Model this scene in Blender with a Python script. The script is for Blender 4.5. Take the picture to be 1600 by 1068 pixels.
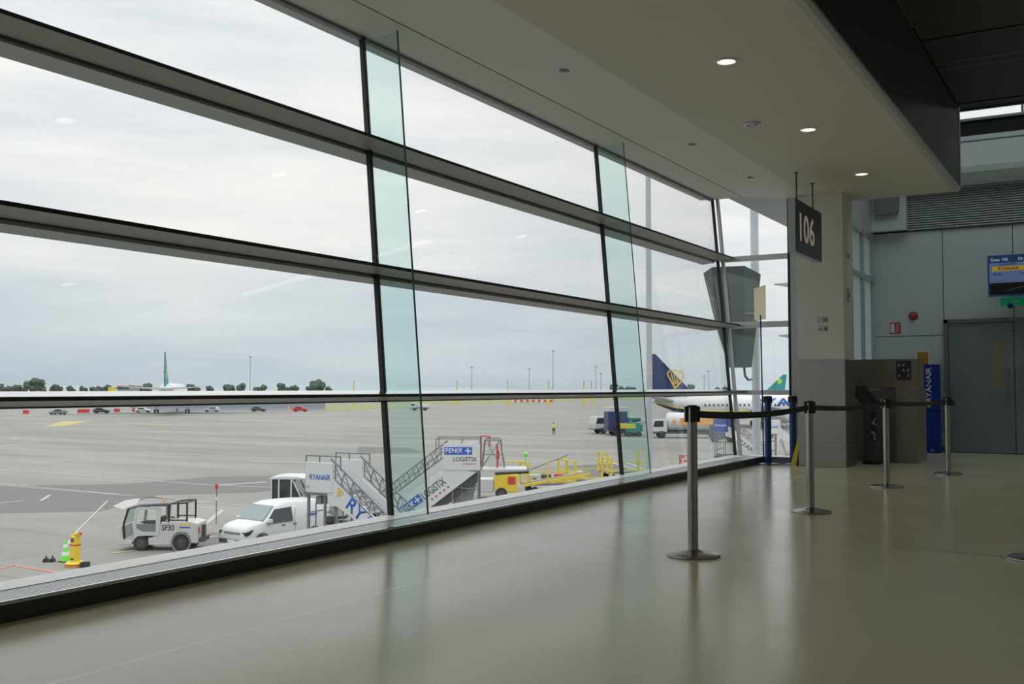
import bpy, bmesh, math, random
from mathutils import Vector, Matrix
PI = math.pi
R = math.radians
for o in list(bpy.data.objects): bpy.data.objects.remove(o)
S = bpy.context.scene
C = S.collection
random.seed(7)

# ------------------------------------------------------------------ camera
YAW = R(30.6213); PITCH = R(2.5766); EYE = 1.12
cam = bpy.data.cameras.new('camera'); cam.lens = 36.0; cam.sensor_width = 36.0
cam.clip_start = 0.05; cam.clip_end = 6000
co = bpy.data.objects.new('camera', cam); C.objects.link(co)
co.location = (0, 0, EYE); co.rotation_euler = (PI/2 + PITCH, 0, YAW)
S.camera = co
S.view_settings.view_transform = 'Standard'
S.view_settings.look = 'None'
S.view_settings.exposure = 0.0
S.view_settings.gamma = 1.0
S.view_settings.use_curve_mapping = False

# ------------------------------------------------------------------ overcast sky
W = bpy.data.worlds.new('overcast'); S.world = W; W.use_nodes = True
nt = W.node_tree; nt.nodes.clear()
def N(t, **k):
    n = nt.nodes.new(t)
    for a, b in k.items(): setattr(n, a, b)
    return n
out = N('ShaderNodeOutputWorld'); bg = N('ShaderNodeBackground'); tc = N('ShaderNodeTexCoord')
sep = N('ShaderNodeSeparateXYZ'); nt.links.new(tc.outputs['Generated'], sep.inputs[0])
ramp = N('ShaderNodeValToRGB'); cr = ramp.color_ramp
stops = [(0.0, (.55, .625, .68)), (.035, (.62, .685, .73)), (.075, (.71, .755, .78)), (.14, (.85, .875, .88)), (.34, (.90, .92, .935)), (1.0, (2.5, 2.5, 2.45))]
cr.elements[0].position = stops[0][0]; cr.elements[0].color = stops[0][1] + (1,)
cr.elements[1].position = stops[-1][0]; cr.elements[1].color = stops[-1][1] + (1,)
for p, c in stops[1:-1]:
    e = cr.elements.new(p); e.color = c + (1,)
nt.links.new(sep.outputs['Z'], ramp.inputs[0])
mp = N('ShaderNodeMapping'); mp.inputs['Scale'].default_value = (2.2, 2.2, 17.0)
mp.inputs['Location'].default_value = (3.1, 0.4, 0.25)
nt.links.new(tc.outputs['Generated'], mp.inputs[0])
no = N('ShaderNodeTexNoise'); no.inputs['Scale'].default_value = 1.3; no.inputs['Detail'].default_value = 6; no.inputs['Roughness'].default_value = .55
nt.links.new(mp.outputs[0], no.inputs[0])
r2 = N('ShaderNodeValToRGB'); r2.color_ramp.elements[0].position = .36; r2.color_ramp.elements[1].position = .68
r2.color_ramp.elements[0].color = (.86, .89, .93, 1); r2.color_ramp.elements[1].color = (1.10, 1.07, 1.03, 1)
nt.links.new(no.outputs[0], r2.inputs[0])
mul = N('ShaderNodeMix', data_type='RGBA', blend_type='MULTIPLY'); mul.inputs[0].default_value = 1
nt.links.new(ramp.outputs[0], mul.inputs[6]); nt.links.new(r2.outputs[0], mul.inputs[7])
nt.links.new(mul.outputs[2], bg.inputs[0]); bg.inputs[1].default_value = 1.07
nt.links.new(bg.outputs[0], out.inputs[0])

# ------------------------------------------------------------------ materials
def srgb(r, g, b):
    f = lambda c: (c/255)/12.92 if c/255 <= .04045 else ((c/255+.055)/1.055)**2.4
    return (f(r), f(g), f(b))
def mat(name, col, rough=.5, metal=0., noise=.06, scale=6., coat=0., spec=.5, bump=0., emit=None, es=1.):
    m = bpy.data.materials.new(name); m.use_nodes = True
    t = m.node_tree; p = t.nodes['Principled BSDF']
    p.inputs['Roughness'].default_value = rough; p.inputs['Metallic'].default_value = metal
    p.inputs['Specular IOR Level'].default_value = spec
    p.inputs['Coat Weight'].default_value = coat; p.inputs['Coat Roughness'].default_value = .06
    c = t.nodes.new('ShaderNodeTexCoord'); n = t.nodes.new('ShaderNodeTexNoise')
    n.inputs['Scale'].default_value = scale; n.inputs['Detail'].default_value = 4
    t.links.new(c.outputs['Object'], n.inputs[0])
    x = t.nodes.new('ShaderNodeMix'); x.data_type = 'RGBA'
    x.inputs[6].default_value = tuple(v*(1-noise) for v in col) + (1,)
    x.inputs[7].default_value = tuple(min(1, v*(1+noise)) for v in col) + (1,)
    t.links.new(n.outputs[0], x.inputs[0]); t.links.new(x.outputs[2], p.inputs['Base Color'])
    if bump:
        b = t.nodes.new('ShaderNodeBump'); b.inputs['Strength'].default_value = bump; b.inputs['Distance'].default_value = .01
        t.links.new(n.outputs[0], b.inputs['Height']); t.links.new(b.outputs[0], p.inputs['Normal'])
    if emit:
        p.inputs['Emission Color'].default_value = emit + (1,); p.inputs['Emission Strength'].default_value = es
    return m
def glass(name, tint, refl=1., ior=1.5):
    m = bpy.data.materials.new(name); m.use_nodes = True
    t = m.node_tree; t.nodes.clear()
    o = t.nodes.new('ShaderNodeOutputMaterial'); tr = t.nodes.new('ShaderNodeBsdfTransparent'); gl = t.nodes.new('ShaderNodeBsdfGlossy')
    gl.inputs['Roughness'].default_value = .0; gl.inputs['Color'].default_value = (refl, refl, refl, 1)
    tr.inputs[0].default_value = tint + (1,)
    lw = t.nodes.new('ShaderNodeLayerWeight'); lw.inputs[0].default_value = .5      # Schlick reflectance, the same from both sides
    pw = t.nodes.new('ShaderNodeMath'); pw.operation = 'POWER'; pw.inputs[1].default_value = 5; t.links.new(lw.outputs['Facing'], pw.inputs[0])
    fr = t.nodes.new('ShaderNodeMath'); fr.operation = 'MULTIPLY_ADD'; fr.inputs[1].default_value = .955; fr.inputs[2].default_value = .04; t.links.new(pw.outputs[0], fr.inputs[0])
    mx = t.nodes.new('ShaderNodeMixShader')
    t.links.new(fr.outputs[0], mx.inputs[0]); t.links.new(tr.outputs[0], mx.inputs[1]); t.links.new(gl.outputs[0], mx.inputs[2])
    t.links.new(mx.outputs[0], o.inputs[0])
    return m
M = {}
M['cream'] = mat('cream_paint', (.58, .56, .48), .6, noise=.02, scale=1.)
M['soffit'] = mat('white_paint', (.60, .62, .57), .55, noise=.02, scale=1.)
M['extsoffit'] = mat('grey_soffit', (.40, .43, .43), .6, noise=.03, scale=1.)
M['column'] = mat('column_paint', (.60, .595, .53), .55, noise=.02, scale=1.)
M['endwall'] = mat('wall_panel', (.56, .64, .64), .4, noise=.02, scale=1.)
M['black'] = mat('black_metal', (.012, .013, .015), .4)
M['blackfab'] = mat('black_webbing', (.010, .014, .013), .7, noise=.3, scale=60)
M['mullion'] = mat('mullion_dark', (.010, .014, .018), .5)
M['rail'] = mat('rail_paint', (.28, .275, .25), .45, noise=.04)
M['railtop'] = mat('rail_top_metal', (.80, .80, .82), .12, metal=1., noise=.03)
M['railedge'] = mat('rail_edge_metal', (.60, .60, .62), .16, metal=1., noise=.03)
M['alu'] = mat('aluminium', (.52, .54, .55), .35, metal=.6, noise=.04)
M['ledge'] = mat('ledge_metal', (.34, .35, .35), .5, noise=.04)
M['sillwhite'] = mat('sill_stone', (.84, .86, .85), .35, noise=.05, scale=9)
M['benchface'] = mat('bench_face', (.035, .034, .032), .45, noise=.1)
M['steel'] = mat('brushed_steel', (.33, .32, .30), .24, metal=1., noise=.05, scale=30)
M['steelclad'] = mat('steel_cladding', (.36, .355, .32), .33, metal=.85, noise=.05, scale=2)
M['deskmetal'] = mat('desk_metal', (.27, .25, .21), .4, metal=.5, noise=.05, scale=3)
M['darksteel'] = mat('dark_steel', (.10, .10, .10), .4, metal=.5)
M['white'] = mat('white_vehicle', (.62, .64, .65), .3, noise=.04, scale=2., coat=.3)
M['offwhite'] = mat('offwhite', (.52, .53, .52), .4, noise=.06, scale=3.)
M['tyre'] = mat('rubber', (.022, .022, .024), .75, noise=.2, scale=12)
M['rim'] = mat('wheel_rim', (.09, .09, .09), .4, metal=.5)
M['carglass'] = mat('vehicle_glass', (.03, .035, .04), .06, noise=.1, spec=.8)
M['windscreen'] = mat('windscreen', (.20, .25, .26), .05, noise=.1, spec=.8)
M['grey'] = mat('grey_metal', (.19, .21, .22), .5, metal=.2, noise=.1)
M['lightgrey'] = mat('lightgrey', (.42, .44, .45), .5, noise=.08)
M['bluetext'] = mat('blue_lettering', (.02, .10, .50), .5)
M['navy'] = mat('navy_paint', (.015, .035, .13), .35)
M['royal'] = mat('royal_blue', (.004, .035, .30), .4, noise=.05)
M['postblue'] = mat('post_blue', (.004, .045, .19), .3, noise=.05)
M['yellow'] = mat('yellow_paint', (.72, .55, .04), .45, noise=.1)
M['harp'] = mat('harp_yellow', (.75, .50, .05), .5)
M['orange'] = mat('orange_paint', (.80, .36, .10), .45)
M['red'] = mat('red_paint', (.55, .035, .04), .45)
M['pink'] = mat('faded_red', (.58, .20, .19), .8, noise=.15, scale=2)
M['hivis'] = mat('hi_vis_fabric', (.55, .80, .08), .7)
M['green'] = mat('green_paint', (.18, .75, .08), .5)
M['teal'] = mat('teal_paint', (.01, .24, .27), .4, noise=.05)
M['lime'] = mat('lime_paint', (.32, .62, .06), .4)
M['darkcloth'] = mat('dark_trousers', (.02, .024, .03), .8)
M['skin'] = mat('skin', (.50, .30, .22), .6)
M['dkgreen'] = mat('cabinet_green_grey', (.038, .060, .056), .35, noise=.12, scale=1.5)
M['poleg'] = mat('galvanised', (.46, .50, .53), .4, noise=.05)
M['farpole'] = mat('far_mast', (.28, .32, .36), .7)
M['leaf'] = mat('distant_leaves', (.075, .10, .09), .9, noise=.4, scale=.6)
M['bark'] = mat('bark', (.07, .06, .05), .9)
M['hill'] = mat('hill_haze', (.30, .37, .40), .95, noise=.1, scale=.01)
M['grass'] = mat('grass', (.23, .26, .09), .95, noise=.25, scale=.15)
M['exitgreen'] = mat('exit_green', (.0, .18, .08), .4, emit=(.0, .16, .07), es=.35)
M['lettering'] = mat('white_lettering', (.75, .75, .75), .5)
M['signface'] = mat('sign_face', (.012, .012, .013), .3)
M['signnum'] = mat('sign_number', (.55, .47, .42), .5, emit=(.55, .45, .38), es=.22)
M['bluelight'] = mat('screen_blue', (.1, .15, .3), .3, emit=(.14, .21, .44), es=.30)
M['screendark'] = mat('screen_dark', (.01, .02, .05), .2, emit=(.01, .03, .07), es=.7)
M['screenyellow'] = mat('screen_yellow', (.4, .28, .02), .3, emit=(.34, .22, .02), es=.55)
M['screentext'] = mat('screen_text', (.3, .4, .5), .3, emit=(.3, .4, .5), es=.6)
M['amber'] = mat('amber_sheet', (.42, .22, .015), .6)
M['doorpaint'] = mat('door_paint', (.21, .255, .26), .35, noise=.04, scale=1.5)
M['tan'] = mat('tan_sheet', (.30, .25, .15), .35)
M['frost'] = mat('frosted_pane', (.62, .68, .68), .25, noise=.04, scale=1.)
M['lens'] = mat('lamp_lens', (1, .95, .85), .4, emit=(1.0, .90, .74), es=1.5)
M['markwhite'] = mat('line_reflection_white', (.40, .405, .40), .8, noise=.15, scale=3)
M['paintyellow'] = mat('line_yellow', (.40, .345, .15), .8, noise=.2, scale=3)
M['tarmac'] = mat('tarmac_dark', (.135, .137, .134), .85, noise=.12, scale=.5)
M['bedge'] = mat('fin_edge_glass', (.02, .13, .11), .2, spec=.8)
M['skypane'] = glass('roof_glass', (.90, .93, .94), 1.)
M['pane'] = glass('window_glass', (.985, .99, .985), 1.)
M['finglass'] = glass('green_fin_glass', (.865, .95, .935), .9)
M['greytrans'] = mat('poster_paper', (.62, .56, .40), .6, noise=.2, scale=9)

def papery(name, col, trans=.5):
    m = bpy.data.materials.new(name); m.use_nodes = True; t = m.node_tree; t.nodes.clear()
    o = t.nodes.new('ShaderNodeOutputMaterial'); a = t.nodes.new('ShaderNodeBsdfDiffuse'); b = t.nodes.new('ShaderNodeBsdfTranslucent'); x = t.nodes.new('ShaderNodeMixShader'); n = t.nodes.new('ShaderNodeTexNoise'); n.inputs['Scale'].default_value = 7
    c = t.nodes.new('ShaderNodeTexCoord'); t.links.new(c.outputs['Object'], n.inputs[0]); mx = t.nodes.new('ShaderNodeMix'); mx.data_type = 'RGBA'
    mx.inputs[6].default_value = tuple(v*.93 for v in col)+(1,); mx.inputs[7].default_value = col+(1,); t.links.new(n.outputs[0], mx.inputs[0])
    for q in (a, b): t.links.new(mx.outputs[2], q.inputs[0])
    x.inputs[0].default_value = trans; t.links.new(a.outputs[0], x.inputs[1]); t.links.new(b.outputs[0], x.inputs[2]); t.links.new(x.outputs[0], o.inputs[0])
    return m
M['frost'] = papery('frosted_pane', (.70, .77, .78), .50)
M['greytrans'] = papery('poster_paper', (.95, .91, .78), .88)
M['jointmat'] = mat('joint_filler', (.80, .78, .70), .45)

# floor: polished resin
def floor_mat():
    m = mat('polished_floor', (.53, .50, .36), .20, noise=.05, scale=1.2)
    t = m.node_tree; p = t.nodes['Principled BSDF']
    p.inputs['Specular IOR Level'].default_value = .62
    c = t.nodes.new('ShaderNodeTexCoord'); n = t.nodes.new('ShaderNodeTexNoise'); n.inputs['Scale'].default_value = .9; n.inputs['Detail'].default_value = 3
    t.links.new(c.outputs['Object'], n.inputs[0])
    n2 = t.nodes.new('ShaderNodeTexNoise'); n2.inputs['Scale'].default_value = 38; n2.inputs['Detail'].default_value = 3
    t.links.new(c.outputs['Object'], n2.inputs[0])
    mr = t.nodes.new('ShaderNodeMapRange'); mr.inputs['To Min'].default_value = .13; mr.inputs['To Max'].default_value = .27
    t.links.new(n.outputs[0], mr.inputs[0]); t.links.new(mr.outputs[0], p.inputs['Roughness'])
    b = t.nodes.new('ShaderNodeBump'); b.inputs['Strength'].default_value = .25; b.inputs['Distance'].default_value = .02
    t.links.new(n.outputs[0], b.inputs['Height']); t.links.new(b.outputs[0], p.inputs['Normal'])
    # small scuffs
    r = t.nodes.new('ShaderNodeValToRGB'); r.color_ramp.elements[0].position = .24; r.color_ramp.elements[0].color = (.55, .55, .5, 1); r.color_ramp.elements[1].position = .30; r.color_ramp.elements[1].color = (1, 1, 1, 1)
    t.links.new(n2.outputs[0], r.inputs[0])
    old = p.inputs['Base Color'].links[0].from_socket
    mm = t.nodes.new('ShaderNodeMix'); mm.data_type = 'RGBA'; mm.blend_type = 'MULTIPLY'; mm.inputs[0].default_value = 1
    t.links.new(old, mm.inputs[6]); t.links.new(r.outputs[0], mm.inputs[7]); t.links.new(mm.outputs[2], p.inputs['Base Color'])
    # pale filled joints: one along the windows, one across
    sx = t.nodes.new('ShaderNodeSeparateXYZ'); t.links.new(c.outputs['Object'], sx.inputs[0])
    prev = p.inputs['Base Color'].links[0].from_socket
    for ax, pos, half in (('X', -3.514, .006), ('Y', 6.443, .004)):
        a = t.nodes.new('ShaderNodeMath'); a.operation = 'SUBTRACT'; a.inputs[1].default_value = pos; t.links.new(sx.outputs[ax], a.inputs[0])
        b_ = t.nodes.new('ShaderNodeMath'); b_.operation = 'ABSOLUTE'; t.links.new(a.outputs[0], b_.inputs[0])
        l = t.nodes.new('ShaderNodeMath'); l.operation = 'LESS_THAN'; l.inputs[1].default_value = half; t.links.new(b_.outputs[0], l.inputs[0])
        q = t.nodes.new('ShaderNodeMix'); q.data_type = 'RGBA'; q.inputs[7].default_value = (.92, .90, .80, 1) if ax == 'X' else (.68, .66, .53, 1)
        t.links.new(l.outputs[0], q.inputs[0]); t.links.new(prev, q.inputs[6]); prev = q.outputs[2]
    t.links.new(prev, p.inputs['Base Color'])
    return m
M['floor'] = floor_mat()
def apron_mat():
    m = mat('apron_concrete', (.235, .232, .215), .8, noise=.05, scale=.05)
    t = m.node_tree; p = t.nodes['Principled BSDF']
    c = t.nodes.new('ShaderNodeTexCoord'); mp = t.nodes.new('ShaderNodeMapping'); mp.inputs['Rotation'].default_value = (0, 0, -YAW); mp.inputs['Scale'].default_value = (.035, .16, 1)
    t.links.new(c.outputs['Object'], mp.inputs[0])
    n = t.nodes.new('ShaderNodeTexNoise'); n.inputs['Scale'].default_value = 1; n.inputs['Detail'].default_value = 7; n.inputs['Roughness'].default_value = .6
    t.links.new(mp.outputs[0], n.inputs[0])
    r = t.nodes.new('ShaderNodeValToRGB'); r.color_ramp.elements[0].position = .38; r.color_ramp.elements[0].color = (.84, .84, .85, 1); r.color_ramp.elements[1].position = .62; r.color_ramp.elements[1].color = (1.1, 1.1, 1.08, 1)
    t.links.new(n.outputs[0], r.inputs[0])
    br = t.nodes.new('ShaderNodeTexBrick'); br.offset = 0; br.inputs['Color1'].default_value = (1, 1, 1, 1); br.inputs['Color2'].default_value = (.95, .95, .96, 1); br.inputs['Mortar'].default_value = (.72, .72, .72, 1)
    br.inputs['Scale'].default_value = 1; br.inputs['Brick Width'].default_value = 7.5; br.inputs['Row Height'].default_value = 7.5; br.inputs['Mortar Size'].default_value = .06
    t.links.new(c.outputs['Object'], br.inputs[0])
    old = p.inputs['Base Color'].links[0].from_socket
    a = t.nodes.new('ShaderNodeMix'); a.data_type = 'RGBA'; a.blend_type = 'MULTIPLY'; a.inputs[0].default_value = 1
    b = t.nodes.new('ShaderNodeMix'); b.data_type = 'RGBA'; b.blend_type = 'MULTIPLY'; b.inputs[0].default_value = 1
    t.links.new(old, a.inputs[6]); t.links.new(r.outputs[0], a.inputs[7]); t.links.new(a.outputs[2], b.inputs[6]); t.links.new(br.outputs[0], b.inputs[7]); t.links.new(b.outputs[2], p.inputs['Base Color'])
    return m
M['apron'] = apron_mat()
def striped(name, col1, col2, axis, freq, thick=.5, rough=.5, metal=0.):
    m = mat(name, col1, rough, metal)
    t = m.node_tree; p = t.nodes['Principled BSDF']
    c = t.nodes.new('ShaderNodeTexCoord'); s = t.nodes.new('ShaderNodeSeparateXYZ'); t.links.new(c.outputs['Object'], s.inputs[0])
    a = t.nodes.new('ShaderNodeMath'); a.operation = 'MULTIPLY'; a.inputs[1].default_value = freq; t.links.new(s.outputs[axis], a.inputs[0])
    f = t.nodes.new('ShaderNodeMath'); f.operation = 'FRACT'; t.links.new(a.outputs[0], f.inputs[0])
    g = t.nodes.new('ShaderNodeMath'); g.operation = 'GREATER_THAN'; g.inputs[1].default_value = thick; t.links.new(f.outputs[0], g.inputs[0])
    x = t.nodes.new('ShaderNodeMix'); x.data_type = 'RGBA'; x.inputs[6].default_value = col1 + (1,); x.inputs[7].default_value = col2 + (1,)
    t.links.new(g.outputs[0], x.inputs[0]); t.links.new(x.outputs[2], p.inputs['Base Color'])
    return m
M['grille'] = striped('sill_grille', (.40, .41, .42), (.13, .13, .14), 'X', 1/.026, .72, .35, .3)
def mesh_mat():
    m = mat('perforated_black', (.011, .012, .013), .5)
    t = m.node_tree; p = t.nodes['Principled BSDF']
    c = t.nodes.new('ShaderNodeTexCoord'); mp = t.nodes.new('ShaderNodeMapping'); mp.inputs['Rotation'].default_value = (R(45), 0, 0)
    t.links.new(c.outputs['Object'], mp.inputs[0])
    k = t.nodes.new('ShaderNodeTexChecker'); k.inputs['Scale'].default_value = 34
    k.inputs[1].default_value = (.003, .003, .004, 1); k.inputs[2].default_value = (.040, .042, .043, 1)
    t.links.new(mp.outputs[0], k.inputs[0]); t.links.new(k.outputs[0], p.inputs['Base Color'])
    return m
M['perf'] = mesh_mat()
M['darkceil'] = mat('dark_ceiling', (.035, .036, .034), .6, noise=.08, scale=1)

# ------------------------------------------------------------------ mesh helpers
class MB:
    def __init__(s): s.bm = bmesh.new()
    def poly(s, pts):
        try: return s.bm.faces.new([s.bm.verts.new(p) for p in pts])
        except ValueError: pass
    def hexa(s, a, b):           # two quads (lists of 4), joined
        va = [s.bm.verts.new(p) for p in a]; vb = [s.bm.verts.new(p) for p in b]
        s.bm.faces.new(va[::-1]); s.bm.faces.new(vb)
        n = len(va)
        for i in range(n): s.bm.faces.new([va[i], va[(i+1) % n], vb[(i+1) % n], vb[i]])
        return s
    def box(s, x0, x1, y0, y1, z0, z1):
        q = lambda z: [(x0, y0, z), (x1, y0, z), (x1, y1, z), (x0, y1, z)]
        return s.hexa(q(z0), q(z1))
    def prism(s, pts, axis, a, b):   # polygon in the other two axes, extruded along axis
        def P(u, v, w): return {'x': (w, u, v), 'y': (u, w, v), 'z': (u, v, w)}[axis]
        return s.hexa([P(u, v, a) for u, v in pts], [P(u, v, b) for u, v in pts])
    def bar(s, p, q, w, h=None, up=(0, 0, 1)):
        h = h or w; p = Vector(p); q = Vector(q); d = (q-p).normalized(); up = Vector(up)
        if abs(d.dot(up)) > .98: up = Vector((1, 0, 0))
        a = d.cross(up).normalized()*w/2; b = a.cross(d).normalized()*h/2
        f = lambda c: [c-a-b, c+a-b, c+a+b, c-a+b]
        return s.hexa(f(p), f(q))
    def tube(s, p, q, r, seg=12, r2=None):
        p = Vector(p); q = Vector(q); r2 = r if r2 is None else r2
        d = (q-p).normalized(); u = Vector((0, 0, 1)) if abs(d.z) < .9 else Vector((1, 0, 0))
        a = d.cross(u).normalized(); b = a.cross(d)
        f = lambda c, rr: [c + (a*math.cos(t)+b*math.sin(t))*rr for t in [2*PI*i/seg for i in range(seg)]]
        return s.hexa(f(p, r), f(q, r2))
    def path(s, pts, r, seg=8):
        for i in range(len(pts)-1): s.tube(pts[i], pts[i+1], r, seg)
        return s
    def lathe(s, prof, c=(0, 0, 0), seg=32, axis='z', cap=None):
        if cap is None: cap = True
        rings = []
        for r, h in prof:
            ring = []
            for i in range(seg):
                t = 2*PI*i/seg; u, v = r*math.cos(t), r*math.sin(t)
                p = {'z': (u, v, h), 'y': (u, h, v), 'x': (h, u, v)}[axis]
                ring.append(s.bm.verts.new((p[0]+c[0], p[1]+c[1], p[2]+c[2])))
            rings.append(ring)
        for a, b in zip(rings, rings[1:]):
            for i in range(seg): s.bm.faces.new([a[i], a[(i+1) % seg], b[(i+1) % seg], b[i]])
        if cap: s.bm.faces.new(rings[0][::-1]); s.bm.faces.new(rings[-1])
        return s
    def loft(s, rings, cap=True):
        vs = [[s.bm.verts.new(p) for p in r] for r in rings]; n = len(vs[0])
        for a, b in zip(vs, vs[1:]):
            for i in range(n):
                try: s.bm.faces.new([a[i], a[(i+1) % n], b[(i+1) % n], b[i]])
                except ValueError: pass
        if cap: s.bm.faces.new(vs[0][::-1]); s.bm.faces.new(vs[-1])
        return s
    def blob(s, c, r, n=10, jit=0., sq=(1, 1, 1)):
        m = bmesh.ops.create_icosphere(s.bm, subdivisions=2, radius=1)
        for v in m['verts']:
            k = 1 + random.uniform(-jit, jit)
            v.co = Vector((v.co.x*r*sq[0]*k+c[0], v.co.y*r*sq[1]*k+c[1], v.co.z*r*sq[2]*k+c[2]))
        return s
    def build(s, name, m, parent=None, smooth=False, bevel=0., **props):
        bmesh.ops.recalc_face_normals(s.bm, faces=s.bm.faces)
        me = bpy.data.meshes.new(name); s.bm.to_mesh(me); s.bm.free()
        if smooth: me.shade_smooth()
        o = bpy.data.objects.new(name, me); C.objects.link(o)
        me.materials.append(M[m] if isinstance(m, str) else m)
        if parent: o.parent = parent
        if smooth:
            try: me.set_sharp_from_angle(angle=R(40))
            except Exception: pass
        if bevel:
            b = o.modifiers.new('bevel', 'BEVEL'); b.width = bevel; b.segments = 2; b.limit_method = 'ANGLE'
        for k, v in props.items(): o[k] = v
        return o
def B(*a): return MB().box(*a)
def thing(name, label, cat, loc=(0, 0, 0), rz=0., group=None):
    o = bpy.data.objects.new(name, None); C.objects.link(o); o.empty_display_size = .1
    o.location = loc; o.rotation_euler = (0, 0, rz); o['label'] = label; o['category'] = cat
    if group: o['group'] = group
    return o
def tag(o, label, cat, group=None):
    o['label'] = label; o['category'] = cat
    if group: o['group'] = group
    return o
def kids(o): return [c for c in bpy.data.objects if c.parent == o]
def dup(o, loc=None, rz=None, label=None, group=None, parent=None):
    c = o.copy(); C.objects.link(c)
    if parent: c.parent = parent
    if loc is not None: c.location = loc
    if rz is not None: c.rotation_euler = (0, 0, rz)
    if label: c['label'] = label
    if group: c['group'] = group
    for k in kids(o): dup(k, parent=c)
    return c
def text(s, name, m, parent, origin, xdir, up, height, width=None, ext=.004, align='LEFT', **props):
    """flat raised lettering; origin = left end of the baseline, height = cap height"""
    cu = bpy.data.curves.new(name, 'FONT'); cu.body = s; cu.size = 1; cu.extrude = 0; cu.resolution_u = 3; cu.offset = .012
    tmp = bpy.data.objects.new(name + '_tmp', cu); C.objects.link(tmp)
    dg = bpy.context.evaluated_depsgraph_get(); dg.update()
    me = bpy.data.meshes.new_from_object(tmp.evaluated_get(dg)); bpy.data.objects.remove(tmp)
    xs = [v.co.x for v in me.vertices]; x0, x1 = min(xs), max(xs); cap = .69
    k = height/cap; kx = (width/(x1-x0)) if width else k
    X = Vector(xdir).normalized(); U = Vector(up).normalized(); Nn = X.cross(U)
    for v in me.vertices:
        v.co = Vector(origin) + X*((v.co.x-x0)*kx) + U*(v.co.y*k) + Nn*ext
    me.name = name; me.materials.clear(); me.materials.append(M[m])
    # give the letters thickness
    bm = bmesh.new(); bm.from_mesh(me)
    g = bmesh.ops.extrude_face_region(bm, geom=bm.faces[:])
    for v in g['geom']:
        if isinstance(v, bmesh.types.BMVert): v.co -= Nn*ext
    bmesh.ops.recalc_face_normals(bm, faces=bm.faces); bm.to_mesh(me); bm.free()
    o = bpy.data.objects.new(name, me); C.objects.link(o)
    if parent: o.parent = parent
    for a, b in props.items(): o[a] = b
    return o
def struct(o): o['kind'] = 'structure'; return o

# ================================================================== BUILDING
LEAN = .083
gx = lambda z: -5.06 - LEAN*(z-.1)
BAYS = [-6.6, -2.2, 2.21, 6.62, 11.06, 15.2]
fl = struct(B(-4.66, 9, -9, 19.4, -.25, 0).box(-4.0, -3.6, 15.2, 19.5, -.25, -.001).build('floor', 'floor'))
# perimeter bench / sill with its air grille
tr = struct(B(-5.075, -4.6, -9, 15.34, -.25, .086).box(-5.075, -3.97, 15.2, 15.34, -.25, .094).build('trim_1', 'benchface'))
m = MB()
for k in range(8): m.box(-4.860+k*.031, -4.838+k*.031, -9, 15.16, .088, .1)
B(-4.863, -4.612, -9, 15.16, .080, .0945).build('grille_tray', 'darksteel', tr); m.build('air_grille', 'alu', tr, kind='stuff')
B(-4.616, -4.598, -9, 15.16, .086, .103).build('edge_strip', 'alu', tr); B(-4.616, -4.5985, -9, 15.16, .103, .104).build('edge_cap', 'railtop', tr)
B(-5.07, -4.863, -9, 15.2, .080, .104).build('sill_board', 'sillwhite', tr)
B(-5.05, -4.0, 15.12, 15.38, .094, .104).build('sill_board', 'sillwhite', tr)
B(-4.6, -4.0, 15.19, 15.2, .0, .094).build('skirting', 'lightgrey', tr)

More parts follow.
